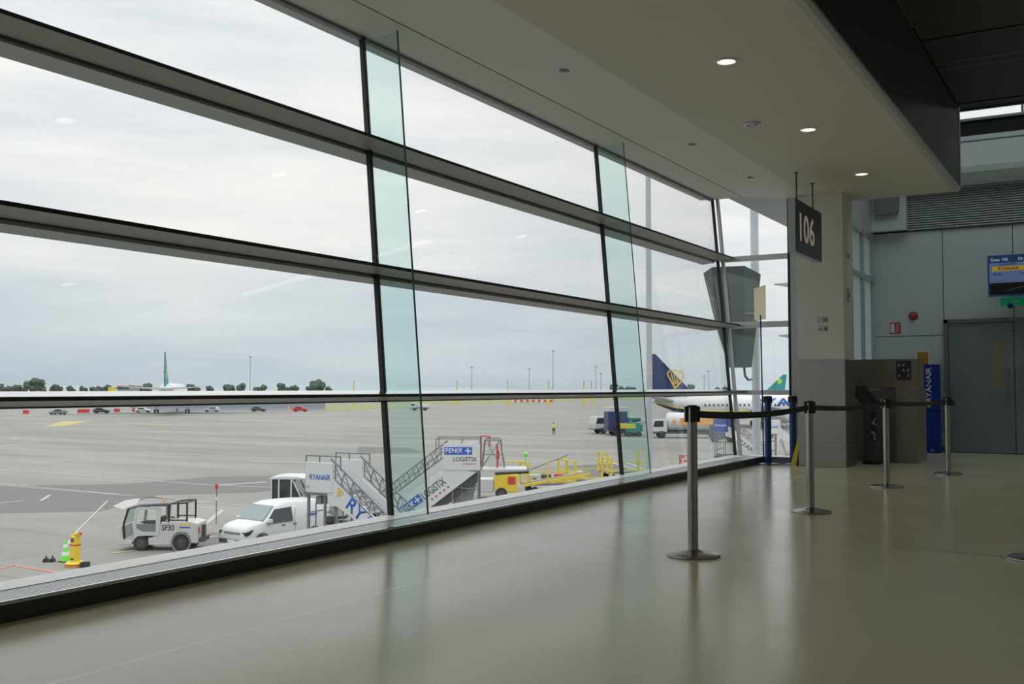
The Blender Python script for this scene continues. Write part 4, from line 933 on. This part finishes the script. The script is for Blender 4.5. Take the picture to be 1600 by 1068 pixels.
r0 = [Vector(site(L, D, 0)) + Vector((0, 0, z-G0)) for (L, D), z in zip(top, capz)]
MB().loft([ring(bot, 1.62), ring(lerp(.5), 2.6), ring(lerp(.12), 3.6), r0]).build('housing', 'dkgreen', t)
m = MB(); m.bar(ring([(5.0, 24.62)], 2.5)[0], ring([(4.72, 24.7)], 3.7)[0], .03); m.bar(ring([(5.12, 24.55)], 2.2)[0], ring([(4.86, 24.4)], 3.8)[0], .04); m.bar(ring([(5.54, 24.3)], 2.9)[0], ring([(5.9, 24.55)], 2.9)[0], .03); m.build('edge_trims', 'grey', t)
m = MB(); m.bar(ring([(5.8, 25.0)], 3.2)[0], ring([(6.1, 26.1)], 3.2)[0], .15); m.bar(ring([(5.8, 25.0)], 2.0)[0], ring([(6.1, 26.1)], 2.0)[0], .12); m.build('fixing_bracket', 'grey', t)
m = MB(); m.path([ring([(5.62, 24.8)], 1.64)[0], ring([(5.64, 24.8)], 1.42)[0], ring([(5.74, 24.9)], 1.32)[0], ring([(5.95, 25.4)], 1.34)[0]], .03, 8); m.build('power_cable', 'darksteel', t)
t = thing('lamp_mast', 'slim mast with two wedge lamp arms mostly hidden behind the column', 'lamp', site(7.3, 25), YAW)
MB().tube((0, 0, 0), (0, 0, 10.2), .09, 12).build('mast', 'poleg', t, smooth=True)
for z, l in ((9.24, .88), (7.98, .78)):
    MB().hexa([(0, -.2, z-.12), (0, .2, z-.12), (0, .2, z+.08), (0, -.2, z+.08)], [(-l, -.03, z-.01), (-l, .03, z-.01), (-l, .03, z+.01), (-l, -.03, z+.01)]).build('lamp_arm', 'poleg', t)

# ---------------- person (hi-vis marshaller), one skinned body
def person(label, loc, rz):
    t = thing('person', label, 'person', loc, rz)
    def skin(name, verts, edges, radii, m_, root=0):
        me = bpy.data.meshes.new(name); me.from_pydata(verts, edges, []); o = bpy.data.objects.new(name, me); C.objects.link(o); o.parent = t
        o.modifiers.new('skin', 'SKIN')
        for i, r in enumerate(radii): me.skin_vertices[0].data[i].radius = (r, r*.85)
        me.skin_vertices[0].data[root].use_root = True
        s = o.modifiers.new('sub', 'SUBSURF'); s.levels = 1; s.render_levels = 1; me.materials.append(M[m_]); return o
    V = [(0, 0, .95), (0, 0, 1.15), (0, 0, 1.38), (0, 0, 1.50), (0, .01, 1.60), (0, .02, 1.72),
         (.19, 0, 1.40), (.30, -.05, 1.18), (.34, -.18, 1.30), (-.19, 0, 1.40), (-.27, 0, 1.14), (-.29, -.04, .92),
         (.10, 0, .90), (.12, -.02, .50), (.13, .02, .08), (.13, -.12, .05), (-.10, 0, .90), (-.12, .02, .50), (-.13, .05, .08), (-.13, -.09, .05)]
    Ed = [(0, 1), (1, 2), (2, 3), (3, 4), (4, 5), (2, 6), (6, 7), (7, 8), (2, 9), (9, 10), (10, 11), (0, 12), (12, 13), (13, 14), (14, 15), (0, 16), (16, 17), (17, 18), (18, 19)]
    Rd = [.15, .14, .16, .06, .09, .08, .07, .05, .04, .07, .05, .04, .10, .07, .05, .04, .10, .07, .05, .04]
    skin('body', V, Ed, Rd, 'skin')
    J = [(0, 0, .92), (0, 0, 1.15), (0, 0, 1.40), (.20, 0, 1.41), (.31, -.05, 1.17), (.35, -.18, 1.29), (-.20, 0, 1.41), (-.28, 0, 1.13), (-.30, -.04, .94)]
    skin('hi_vis_jacket', J, [(0, 1), (1, 2), (2, 3), (3, 4), (4, 5), (2, 6), (6, 7), (7, 8)], [.18, .17, .18, .09, .07, .055, .09, .07, .055], 'hivis')
    P = [(0, 0, .92), (.10, 0, .86), (.12, -.02, .50), (.13, .02, .12), (-.10, 0, .86), (-.12, .02, .50), (-.13, .05, .12)]
    skin('trousers', P, [(0, 1), (1, 2), (2, 3), (0, 4), (4, 5), (5, 6)], [.15, .12, .09, .07, .12, .09, .07], 'darkcloth')
    MB().blob((0, .02, 1.73), .11, sq=(.85, 1, .8)).build('hair', 'darkcloth', t)
    for s in (1, -1):
        MB().blob((s*.035, -.075, 1.69), .014).build('eye', 'darkcloth', t)
    MB().prism([(-.015, 1.63), (.015, 1.63), (0, 1.68)], 'y', -.11, -.07).build('nose', 'skin', t)
    MB().blob((0, -.07, 1.60), .02, sq=(1.4, .6, .5)).build('mouth', 'pink', t)
    m = MB()
    for k in range(4): m.tube((.335+k*.012, -.20, 1.31), (.335+k*.012, -.235, 1.36-.004*k), .009, 6)
    m.tube((.33, -.19, 1.30), (.31, -.21, 1.33), .009, 6)
    for k in range(4): m.tube((-.305+k*.01, -.05, .90), (-.305+k*.01, -.07, .83+.004*k), .009, 6)
    m.tube((-.28, -.05, .90), (-.265, -.07, .86), .009, 6)
    m.build('fingers', 'skin', t)
    return t
person('person in a yellow hi-vis jacket and dark trousers standing on the open apron', site((865-800)/1600*147, 147), YAW+R(15))

# ---------------- airliners, +x is the nose
def airliner(name, label, loc, rz, L=39.5, r=1.88, zc=3.6, span=34, fin_top=12.5, fin_m='navy', belly_m=None, stab=14., engines=True, body_m='white'):
    t = thing(name, label, 'airliner', loc, rz)
    st = []
    prof = [(-.5, .10, .55), (-.47, .30, .42), (-.40, .66, .20), (-.30, .94, .04), (-.2, 1, 0), (.36, 1, 0), (.42, .93, -.02), (.46, .75, -.08), (.485, .5, -.16), (.5, .12, -.24)]
    sm = [[(x*L, math.cos(a)*r*k, zc+dz*r+math.sin(a)*r*k) for a in [2*PI*i/24 for i in range(24)]] for x, k, dz in prof]
    MB().loft(sm).build('fuselage', body_m, t, smooth=True)
    if belly_m:
        sb = [[(x*L, math.cos(a)*r*k*1.012, zc+dz*r+math.sin(a)*r*k*1.012) for a in [-PI*.85+PI*.70*i/10 for i in range(11)]] for x, k, dz in prof[1:7]]
        m = MB(); m.loft(sb, cap=False); m.build('belly_paint', belly_m, t, smooth=True)
        for s in (1, -1):
            m = MB(); pp = [(x*L, s*math.cos(-PI*.15)*r*k*1.02, zc+dz*r+math.sin(-PI*.15)*r*k*1.02) for x, k, dz in prof[1:7]]
            m.path(pp, .12, 6); m.build('belly_stripe', 'harp', t)
    m = MB(); m.hexa([(-.49*L, -.15, zc+r*.6), (-.30*L, -.15, zc+r*.95), (-.30*L, .15, zc+r*.95), (-.49*L, .15, zc+r*.6)], [(-.515*L, -.08, fin_top), (-.475*L, -.08, fin_top), (-.475*L, .08, fin_top), (-.515*L, .08, fin_top)])
    fn = m.build('tail_fin', fin_m, t)
    for s in (1, -1):
        MB().hexa([(-.48*L, s*.3, zc+r*.35), (-.39*L, s*.3, zc+r*.35), (-.39*L, s*.3, zc+r*.55), (-.48*L, s*.3, zc+r*.55)], [(-.51*L, s*stab/2, zc+r*.35+.9), (-.475*L, s*stab/2, zc+r*.35+.9), (-.475*L, s*stab/2, zc+r*.35+1.0), (-.51*L, s*stab/2, zc+r*.35+1.0)]).build('tailplane', 'offwhite', t)
        MB().hexa([(-.08*L, s*r*.8, zc-r*.6), (.12*L, s*r*.8, zc-r*.6), (.12*L, s*r*.8, zc-r*.35), (-.08*L, s*r*.8, zc-r*.3)], [(-.13*L, s*span/2, zc+.3), (-.09*L, s*span/2, zc+.3), (-.09*L, s*span/2, zc+.42), (-.13*L, s*span/2, zc+.42)]).build('wing', 'lightgrey', t)
        if engines:
            e = MB().lathe([(.55*r, -.05*L), (.60*r, .0), (.62*r, .06*L), (.56*r, .085*L), (.45*r, .08*L), (.001, .07*L)], (.04*L, s*span*.15, zc-r*.85), 20, 'x').build('engine', 'lightgrey' if fin_m != 'navy' else 'white', t, smooth=True)
            MB().lathe([(.44*r, .081*L), (.001, .081*L)], (.04*L, s*span*.15, zc-r*.85), 20, 'x').build('intake', 'darksteel', e)
        m = MB(); m.tube((-.03*L, s*r*1.4, zc-r*.6), (-.03*L, s*r*1.4, .5), .12)
        g = m.build('landing_gear', 'lightgrey', t)
        wheel(t, -.03*L, s*(r*1.4+.4), .55, .35); wheel(t, -.03*L, s*(r*1.4-.4), .55, .35)
        m = MB(); n = int(.62*L/.75)
        for i in range(n): x = -.27*L+i*.75; m.box(x, x+.28, s*r*.97, s*r*1.01, zc+.0, zc+.38)
        m.build('cabin_windows', 'carglass', t, kind='stuff')
    wheel(t, .38*L, .25, .4, .25); MB().tube((.38*L, 0, .4), (.38*L, 0, zc-r*.8), .1).build('nose_gear', 'lightgrey', t)
    return t, fn
t7, fn = airliner('passenger_airliner', 'white airliner with navy tail and yellow harp behind the end windows', site(43.7, 178), YAW, belly_m='navy', fin_top=12.6)
harp_mark(t7, Vector((-15.4, -.20, 8.35)), (1, 0, 0), (0, 0, 1), 1.55)
text('RYANAIR', 'fuselage_lettering', 'bluetext', t7, (-2.3, -1.93, 3.65), (1, 0, 0), (0, 0, 1), 1.35, width=14.5, ext=.05)
MB().hexa([(-15.2, -.5, 4.9), (-13.5, -.5, 5.3), (-13.5, .5, 5.3), (-15.2, .5, 4.9)], [(-12.2, -1.85, 3.1), (-11.2, -1.88, 3.2), (-11.2, 1.88, 3.2), (-12.2, 1.85, 3.1)]).build('navy_band', 'navy', t7)
tA3, fn = airliner('passenger_airliner', 'distant airliner seen tail-on with a tall blue and green fin', site(-91.0, 275), YAW+R(104.5), L=58, r=2.8, zc=5.2, span=58, fin_top=15.4, fin_m='teal', stab=19.4, engines=False)
B(-27.5, -23.5, -.21, .21, 9.2, 11.4).build('green_patch', 'lime', tA3)
tA4, fn = airliner('passenger_airliner', 'distant airliner with teal and green fin right of the outdoor pole', site(85, 388), YAW+PI, L=37, r=2., zc=3.8, span=34, fin_top=11.8, fin_m='teal', engines=False)
MB().blob((-16.2, .35, 9.2), 1., sq=(1, .2, 1.2)).build('shamrock_mark', 'lime', tA4)
tA5, fn = airliner('regional_airliner', 'small distant airliner whose teal fin peeks over the rail', site(54, 262), YAW+R(8), L=27, r=1.4, zc=2.7, span=27, fin_top=7.7, fin_m='teal', engines=False)

# ---------------- fuel truck, tanker, service vehicles
def truck(name, label, loc, rz, L, H, box_m, cab_m, cat='truck', tank=False, g=None, cabH=2.5):
    t = thing(name, label, cat, loc, rz, g)
    B(-L/2, L/2, -1.15, 1.15, .6, .9).build('chassis', 'darksteel', t)
    if tank:
        MB().lathe([(.9, -L/2+.1), (1.25, -L/2+.4), (1.25, L/2-2.3), (.9, L/2-2.0)], (0, 0, 2.15), 24, 'x').build('tank', box_m, t, smooth=True)
    else: B(-L/2, L/2-2.2, -1.2, 1.2, .95, H).build('box_body', box_m, t, bevel=.04)
    MB().prism([(L/2-2.0, .7), (L/2, .7), (L/2+.02, 1.5), (L/2-.25, cabH), (L/2-2.0, cabH)], 'y', -1.15, 1.15).build('cab', cab_m, t, bevel=.05)
    MB().prism([(L/2-1.5, 1.5), (L/2-.12, 1.5), (L/2-.36, cabH-.2), (L/2-1.5, cabH-.2)], 'y', -1.17, 1.17).build('cab_windows', 'carglass', t)
    for x in (-L/2+1.2, L/2-1.3):
        for y in (-1.0, 1.0): wheel(t, x, y, .5, .3)
    return t
truck('box_truck', 'white box truck left of the second green fin, far out', site((952-800)/1600*152, 152), YAW+R(200), 5.6, 3.9, 'offwhite', 'offwhite')
truck('fuel_truck', 'blue fuel truck half seen through the second green fin', site((972-800)/1600*147, 146), YAW+R(10), 5.0, 3.4, 'navy', 'teal')
t = thing('loading_unit', 'yellow and green loading unit parked beside the blue fuel truck', 'loader', site((988-800)/1600*143, 143), YAW)
B(-1.0, 1.0, -1, 1, .5, 1.9).build('body', 'teal', t, bevel=.05); B(-1.9, .3, -1.1, 1.1, 1.1, 1.75).build('yellow_arm', 'yellow', t, bevel=.05); MB().bar((.3, 0, 1.6), (3.2, 0, 2.4), .5).build('conveyor', 'lightgrey', t)
for x in (-.7, .8):
    for y in (-.9, .9): wheel(t, x, y, .35, .25)
tk = truck('tanker_truck', 'white tanker with an orange side panel under the airliner tail', site((1072-800)/1600*139, 139), YAW+PI, 9.6, 3.4, 'white', 'white', tank=True)
B(-4.2, 1.1, 1.24, 1.29, 1.75, 2.65).build('orange_panel', 'orange', tk); B(1.7, 2.1, 1.24, 1.29, 1.9, 2.4).build('orange_mark', 'orange', tk)
truck('service_truck', 'dark blue service truck behind the nearest barrier post', site((1118-800)/1600*150, 150), YAW+R(180), 6., 2.9, 'navy', 'lightgrey')
t = thing('ground_power_unit', 'dark machine on the apron right of the nearest barrier post', 'power unit', site((1128-800)/1600*128, 128), YAW)
B(-1.5, 1.5, -.8, .8, .5, 2.2).build('housing', 'dkgreen', t, bevel=.06); B(-1.5, 1.5, -.85, .85, .4, .5).build('skid', 'darksteel', t); [wheel(t, x, y, .35, .2) for x in (-1, 1) for y in (-.8, .8)]
def car(label, loc, rz, paint_, g='cars parked along the far apron edge', name='parked_car'):
    t = thing(name, label, 'car', loc, rz, g)
    st = [(-2.1, .72, .70, .60, .35, .7, .85), (-1.9, .86, .82, .68, .28, .85, 1.15), (-1.2, .88, .84, .62, .26, .9, 1.42), (.2, .88, .84, .62, .26, .9, 1.45), (1.0, .88, .84, .74, .26, .9, .98), (1.8, .84, .78, .68, .28, .75, .84), (2.1, .70, .64, .55, .36, .6, .66)]
    MB().loft([car_ring(*s) for s in st]).build('body', paint_, t, smooth=True)
    for s in (1, -1): MB().prism([(-1.5, .92), (.75, .92), (.2, 1.34), (-1.1, 1.34)], 'y', s*.70, s*.84).build('side_window', 'carglass', t)
    for x in (-1.3, 1.3):
        for y in (-.78, .78): wheel(t, x, y, .32, .2)
    return t
car('grey parked car among the red and white barriers at far left', site(*gp(92, 647.5)), YAW+R(170), 'grey')
car('dark parked car between the barriers and the tall-finned airliner', site(*gp(160, 645)), YAW+R(5), 'darksteel')
car('white parked car just left of the tall-finned airliner gear', site(*gp(225, 644)), YAW+R(5), 'white')
car('pale parked car right of the tall-finned airliner gear', site(*gp(332, 643)), YAW+R(180), 'poleg')
car('dark parked car at the left end of the grey blast fence', site(*gp(405, 642.5)), YAW+R(0), 'darksteel')
car('red parked car near the right end of the grey blast fence', site(*gp(470, 642.5)), YAW+R(0), 'red')
tv = truck('distant_van', 'white pickup driving on the far apron behind the first green fin', site((656-800)/1600*306, 306), YAW+PI, 5.6, 2.0, 'white', 'white', cat='pickup', cabH=2.2)
t = thing('traffic_cone', 'orange cone near the blast fence far across the apron', 'cone', site(*gp(452, 641)))
MB().lathe([(.5, 0), (.5, .1), (.35, .1), (.08, 1.6)], seg=12).build('cone_body', 'orange', t)
# barriers
for i in range(24):
    v = 647.2-.022*i*8.5; u = -6+i*9.5
    D = 6.70*1600/(v-606); L_ = (u-800)/1600*D
    if 60 < u < 112: continue
    redb = i % 5 in (0,) or i % 9 == 5
    lb = ('red' if redb else 'white') + ' plastic barrier block in the far left barrier line'
    t = tag(MB().prism([(-.3, 0), (.3, 0), (.18, .4), (.12, 1.0), (-.12, 1.0), (-.18, .4)], 'x', -.78, .78).build('barrier_block', 'red' if redb else 'offwhite'), lb, 'barrier', 'red barrier blocks far left' if redb else 'white barrier blocks far left')
    t.location = site(L_, D); t.rotation_euler = (0, 0, YAW+.2)
for i in range(14):
    D = 487; u = 801+i*4.6; redb = i % 2 == 1
    t = tag(MB().prism([(-.4, 0), (.4, 0), (.2, 1.2), (-.2, 1.2)], 'x', -.62, .62).build('barrier_block', 'red' if redb else 'offwhite'), ('red' if redb else 'white') + ' barrier block in the short far line near the person', 'barrier', 'red barrier blocks far right' if redb else 'white barrier blocks far right')
    t.location = site((u-800)/1600*D, D); t.rotation_euler = (0, 0, YAW)
t = thing('blast_fence', 'long low grey blast fence at the far edge of the apron', 'fence', site(*gp(400, 640.5)), YAW)
B(-38, 21, 0, 1, 0, 4.2).build('panel', 'farpole', t); B(-38, 21, -.4, 0, 0, .5).build('kerb', 'lightgrey', t)
# airport building and masts
t = thing('far_building', 'low brown building by the trees left of the tall-finned airliner', 'building', site((192-800)/1600*800, 800), YAW)
B(-4, 6, 0, 20, 0, 8.0).build('wall', 'farpole', t); B(-4.5, 6.5, -1, 21, 8.0, 8.5).build('roof', 'pink', t); B(-5, 5, -.1, 0, 6, 7).build('window', 'carglass', t)
t = thing('yellow_container', 'yellow box at the tree line left of the far building', 'container', site((174-800)/1600*600, 600), YAW); B(-1.7, 1.7, 0, 3, 0, 6.7+.6).build('body', 'yellow', t)
def mast(u, v, D, label):
    h = (606-v)/1600*D+6.7
    t = thing('light_mast', label, 'light mast', site((u-800)/1600*D, D), YAW, 'light masts on the horizon')
    k = D/1600
    MB().tube((0, 0, 0), (0, 0, h), k*.65, 8, k*.4).build('mast', 'farpole', t); B(-k*2.2, k*2.2, -k, k, h-k*1.2, h+k*.4).build('lamp_head', 'farpole', t)
for u, v, D, lb in ((391, 557, 598, 'tall thin light mast on the horizon left of the first mullion'), (737, 573, 700, 'thin light mast on the horizon right of the first green fin'), (827, 576, 760, 'short thin light mast on the horizon left of the tallest one'),
                (864, 548, 505, 'tallest light mast on the horizon between the two green fins'), (931, 572, 740, 'thin light mast, left of the pair by the second mullion'), (939, 583, 800, 'thin light mast, right of the pair by the second mullion'),
                (1100, 587, 700, 'thin light mast above the small teal fin, left one'), (1107, 579, 700, 'thin light mast above the small teal fin, right one'), (257, 580, 500, 'thin mast beside the tall blue and green fin')): mast(u, v, D, lb)
for u, lb in ((553, 'yellow beacon pole on the horizon left of the first mullion'), (714, 'yellow beacon pole near the first green fin'), (793, 'yellow beacon pole at the middle of the horizon'), (857, 'yellow beacon pole beside the tallest mast'), (912, 'yellow beacon pole, left of the pair near the second mullion'), (924, 'yellow beacon pole, right of the pair near the second mullion')):
    D = 400; t = thing('beacon_pole', lb, 'beacon', site((u-800)/1600*D, D), YAW, 'yellow beacon poles on the horizon')
    MB().tube((0, 0, 0), (0, 0, 7.9), .42, 8, .25).build('yellow_post', 'yellow', t); MB().tube((0, 0, 7.9), (0, 0, 9.6), .16, 8).build('lamp', 'farpole', t)
# trees
def tree_mesh(k):
    m = MB(); random.seed(40+k)
    for i in range(9): m.blob((random.uniform(-3.4, 3.4), random.uniform(-2, 2), random.uniform(4.5, 9.5)), random.uniform(1.8, 3.0), jit=.16)
    return m
protos = []
for k in range(3):
    t = thing('distant_tree', 'x', 'tree'); tree_mesh(k).build('crown', 'leaf', t); MB().tube((0, 0, 0), (0, 0, 6), .4, 6, .2).build('trunk', 'bark', t); protos.append(t)
random.seed(11); used = [False]*3
spots = []
for u in list(range(-6, 75, 9)) + [84, 92, 112, 132, 146, 154, 166, 208, 220, 232, 300, 308, 330, 355, 362, 376, 400, 410, 440, 449, 461, 484, 492, 498, 515, 958, 968, 978, 990, 1045, 1060, 1080, 1122, 1133]:
    spots.append((u, 880+75*(len(spots) % 3)))
for i, (u, D) in enumerate(spots):
    k = i % 3; sc = random.uniform(.70, .98)
    if u in (57, 48): sc = 1.35
    if u in (498, 503): sc = 1.45
    if u >= 960: sc *= .95
    side = 'far left above the barrier line' if u < 250 else ('left of the first mullion' if u < 600 else 'beyond the second green fin')
    o = protos[k] if not used[k] else dup(protos[k]); used[k] = True
    o.location = site((u-800)/1600*D, D); o.rotation_euler = (0, 0, random.uniform(0, 6)); o.scale = (sc, sc, sc)
    o['label'] = 'dark green tree on the horizon ' + side; o['group'] = 'horizon trees ' + side
